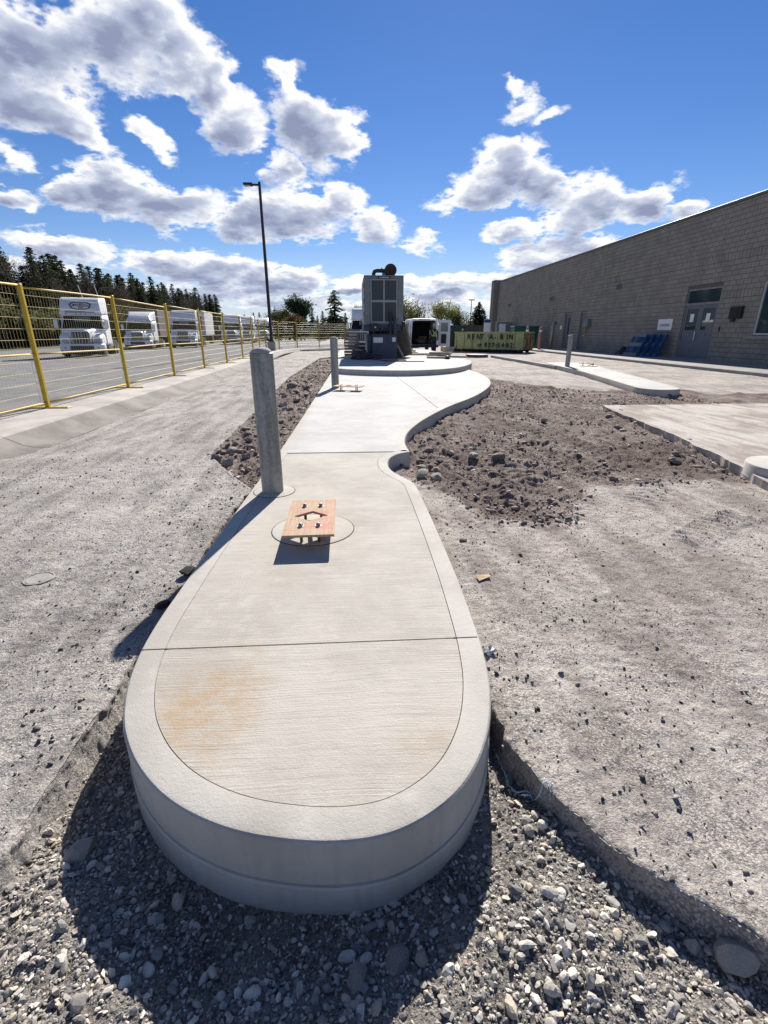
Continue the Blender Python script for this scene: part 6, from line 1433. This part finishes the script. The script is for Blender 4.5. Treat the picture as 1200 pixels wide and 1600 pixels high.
def conifer_mesh(seed, h=12, rad=2.4, mt=None, base=0.06, gap=0.0, dens=1.0, pw=0.8):
    rr = np.random.default_rng(seed); P, N, S = [], [], []; tw = MB()
    tw.tube([(0, 0, -0.6), (0.05, 0, h*0.5), (0, 0, h)], [0.02*h, 0.012*h, 0.02], 6)
    z = h*base
    while z < h*0.985:
        t = 1 - z/h; r = rad*(t**pw)*rr.uniform(0.65, 1.12)*(1 if rr.random() > gap else 0.3) + 0.12
        for k_ in range(max(5, int((7 + 6*t)*dens))):
            a = rr.uniform(0, 2*math.pi); rl = r*rr.uniform(0.7, 1.1); d = np.array([math.cos(a), math.sin(a), 0])
            m_ = max(3, int(rl*4.5)); u = np.linspace(0.15, 1, m_)
            dz = (0.22*u - 0.42*u*u)*rl*rr.uniform(0.4, 1.2)
            pp_ = d[None]*(u*rl)[:, None]; pp_[:, 2] = z + dz + rr.normal(0, 0.05, m_)
            P.append(pp_); nn = d[None] + rr.normal(0, 0.45, (m_, 3)); nn /= np.linalg.norm(nn, axis=1)[:, None]; N.append(nn)
            S.append(np.stack([rr.uniform(0.5, 0.95, m_)*(0.55+0.6*t), rr.uniform(0.22, 0.46, m_)*(0.55+0.6*t)], 1))
        z += h*0.021*rr.uniform(0.7, 1.4)
    return tw.mesh('trunk', True), leaf_mesh('crown', np.concatenate(P), np.concatenate(N), np.concatenate(S), mt, rr)
def broad_mesh(seed, h=7, spread=3, mt=None, leaves=2200, size=0.2, bare=False):
    rr = np.random.default_rng(seed); tw = MB(); tips = []
    def grow(p, d, l, r, depth):
        q = p + d*l; mid = (p+q)/2 + Vector(rr.normal(0, 0.06*l, 3)); tw.tube([p, mid, q], [r, r*0.8, r*0.6], 5 if depth < 2 else 3, False)
        if depth >= (5 if bare else 4): tips.append(q); return
        if depth >= 2: tips.append(q); tips.append(mid)
        for k_ in range(3 if depth < 3 else 2):
            nd = (d + Vector(rr.normal(0, 0.42, 3))*Vector((1.2*spread/3, 1.2*spread/3, 0.7)) + Vector((0, 0, 0.16))).normalized() if True else d
            grow(q, nd, l*rr.uniform(0.6, 0.85), r*0.6, depth+1)
    for k_ in range(3 if not bare else 2): grow(Vector((rr.normal(0, .1), rr.normal(0, .1), -0.4)), (Vector((rr.normal(0, .22), rr.normal(0, .22), 1))).normalized(), h*0.27, 0.018*h, 0)
    T = np.array([list(q) for q in tips]); n = leaves
    P = T[rr.integers(0, len(T), n)] + rr.normal(0, h*0.045, (n, 3)); N = rr.normal(size=(n, 3)); N /= np.linalg.norm(N, axis=1)[:, None]
    S = np.stack([rr.uniform(0.7, 1.4, n)*size, rr.uniform(0.45, 0.8, n)*size*(0.15 if bare else 1)], 1)
    return tw.mesh('trunk', True), leaf_mesh('crown', P, N, S, mt, rr)
def tree(name, meshes, loc, sc, rz, label, group=None):
    o = empty(name, loc, rz, label, 'tree', group); o.scale = (sc if not isinstance(sc, tuple) else sc) if isinstance(sc, tuple) else (sc,)*3
    link_mesh('trunk', meshes[0], m_bark, o); link_mesh('crown', meshes[1], None, o); return o
FIR = [conifer_mesh(s, 12, rd, m_fir, 0.03, gp, 1.0, pw) for s, rd, gp, pw in ((1, 3.2, .05, .75), (2, 2.8, .1, .6), (3, 3.6, .06, .8), (4, 2.7, .15, .5), (5, 3.0, .2, .65))]
random.seed(21)
y = 62.0
while y < 190:
    tree('fir_tree', random.choice(FIR), (-47 + random.uniform(-2.5, 2.5), y, 0.0), random.uniform(0.8, 1.06)*(1.0 if y < 120 else 1.05), random.uniform(0, 6), 'dark fir in the long treeline behind the parked trucks', 'treeline firs'); y += random.uniform(1.0, 1.9)*(1 if y < 110 else 1.4)
y = 60.0
while y < 180:
    tree('fir_tree', random.choice(FIR), (-52 + random.uniform(-2.5, 2.5), y, 0.0), random.uniform(0.95, 1.2), random.uniform(0, 6), 'dark fir in the long treeline behind the parked trucks', 'treeline firs'); y += random.uniform(2.0, 3.4)
BARE = [broad_mesh(s, 11, 2.4, m_twig, 900, 0.5, True) for s in (11, 12)]
for x, y, s, lb in ((-46, 84, 1.0, 'bare tree among the firs just left of the first truck'), (-46, 110, 1.05, 'bare tree among the firs above the second truck'), (-46, 124, 1.0, 'bare tree among the firs between the second and third trucks'), (-47, 78, 1.25, 'bare tree standing above the firs at the left edge'), (-44, 92, 1.15, 'bare tree rising from the firs above the right half of the first truck'), (-45, 99, 1.1, 'bare tree rising from the firs just right of the first truck'), (-41, 142, 1.1, 'bare tree at the end of the fir treeline')):
    tree('bare_tree', random.choice(BARE), (x, y, 0), s, random.uniform(0, 6), lb)
SHR = [broad_mesh(s, 5, 3.4, m_leafg, 2200, 0.3) for s in (31, 32, 33)]
y = 60.0
i = 0
while y < 150:
    tree('shrub', random.choice(SHR), (-42.5 + random.uniform(-1.5, 1.5), y, -0.3), random.uniform(0.9, 1.6), random.uniform(0, 6), 'grey-green shrub at the foot of the fir treeline', 'shrubs under the firs'); y += random.uniform(2, 4)
PIN = [conifer_mesh(s, 10, 3.6, m_pine, 0.1, 0.34, 1.0, 0.5) for s in (41, 42)]
tree('pine_tree', broad_mesh(44, 10, 2.2, m_pine, 4200, 0.4), (-10.6, 108, 0), 0.98, 0.4, 'tall pine right of the light pole')
tree('pine_tree', PIN[1], (-3.3, 108, 0), 0.95, 2.0, 'smaller pine standing left of the generator')
tree('pine_tree', conifer_mesh(43, 7, 3.8, m_pine, 0.05, 0.2), (24.5, 98, 0), 0.95, 1.0, 'dark conifer beside the far corner of the building')
tree('pine_tree', FIR[1], (21.8, 104, 0), 0.4, 1.0, 'small dark conifer left of the far building corner')
tree('leafy_tree', broad_mesh(51, 7.5, 3.2, m_leafg, 4200, 0.26), (-14.6, 104, 0), 0.95, 0.3, 'grey-green tree behind the light pole')
tree('leafy_tree', broad_mesh(52, 6, 3.4, m_leafr, 4200, 0.26), (-11.0, 100, 0), 0.95, 1.3, 'rusty-brown tree in front of the tall pine')
tree('leafy_tree', broad_mesh(53, 7, 3.0, m_leafy, 1500, 0.2), (8.6, 88, 0), 1.25, 0.9, 'sparse yellow-green tree just right of the generator')
tree('leafy_tree', broad_mesh(54, 6.5, 3.2, m_leafy, 1000, 0.2), (12.4, 88, 0), 1.2, 2.2, 'sparse budding tree above the white van')
tree('leafy_tree', broad_mesh(55, 7.0, 3.8, m_leafy, 2400, 0.22), (16.0, 90, 0), 1.2, 4.0, 'broad yellow-green tree above the transformer box')
tree('leafy_tree', broad_mesh(56, 6.5, 3.8, m_leafg, 2600, 0.22), (18.6, 92, 0), 1.05, 5.0, 'olive tree between the broad tree and the far light pole')
tree('bare_tree', BARE[0], (1.6, 100, 0), 0.72, 1.0, 'bare pale tree showing just left of the generator')
for i in range(46):
    x = -30 + 1.45*i + random.uniform(-0.5, 0.5)
    tree('shrub', random.choice(SHR), (x, 97 + random.uniform(-1.5, 3), -0.75), (random.uniform(0.6, 0.95),)*2 + (random.uniform(0.35, 0.75),), random.uniform(0, 6), 'low shrub in the hedge closing the far side of the lot', 'far hedge shrubs')
for i in range(26):
    x = -38 + 2.6*i + random.uniform(-1, 1)
    tree('fir_tree', random.choice(FIR), (x, 190 + random.uniform(-8, 8), 0), random.uniform(0.5, 0.8), random.uniform(0, 6), 'distant dark fir on the horizon beyond the lot', 'horizon firs')
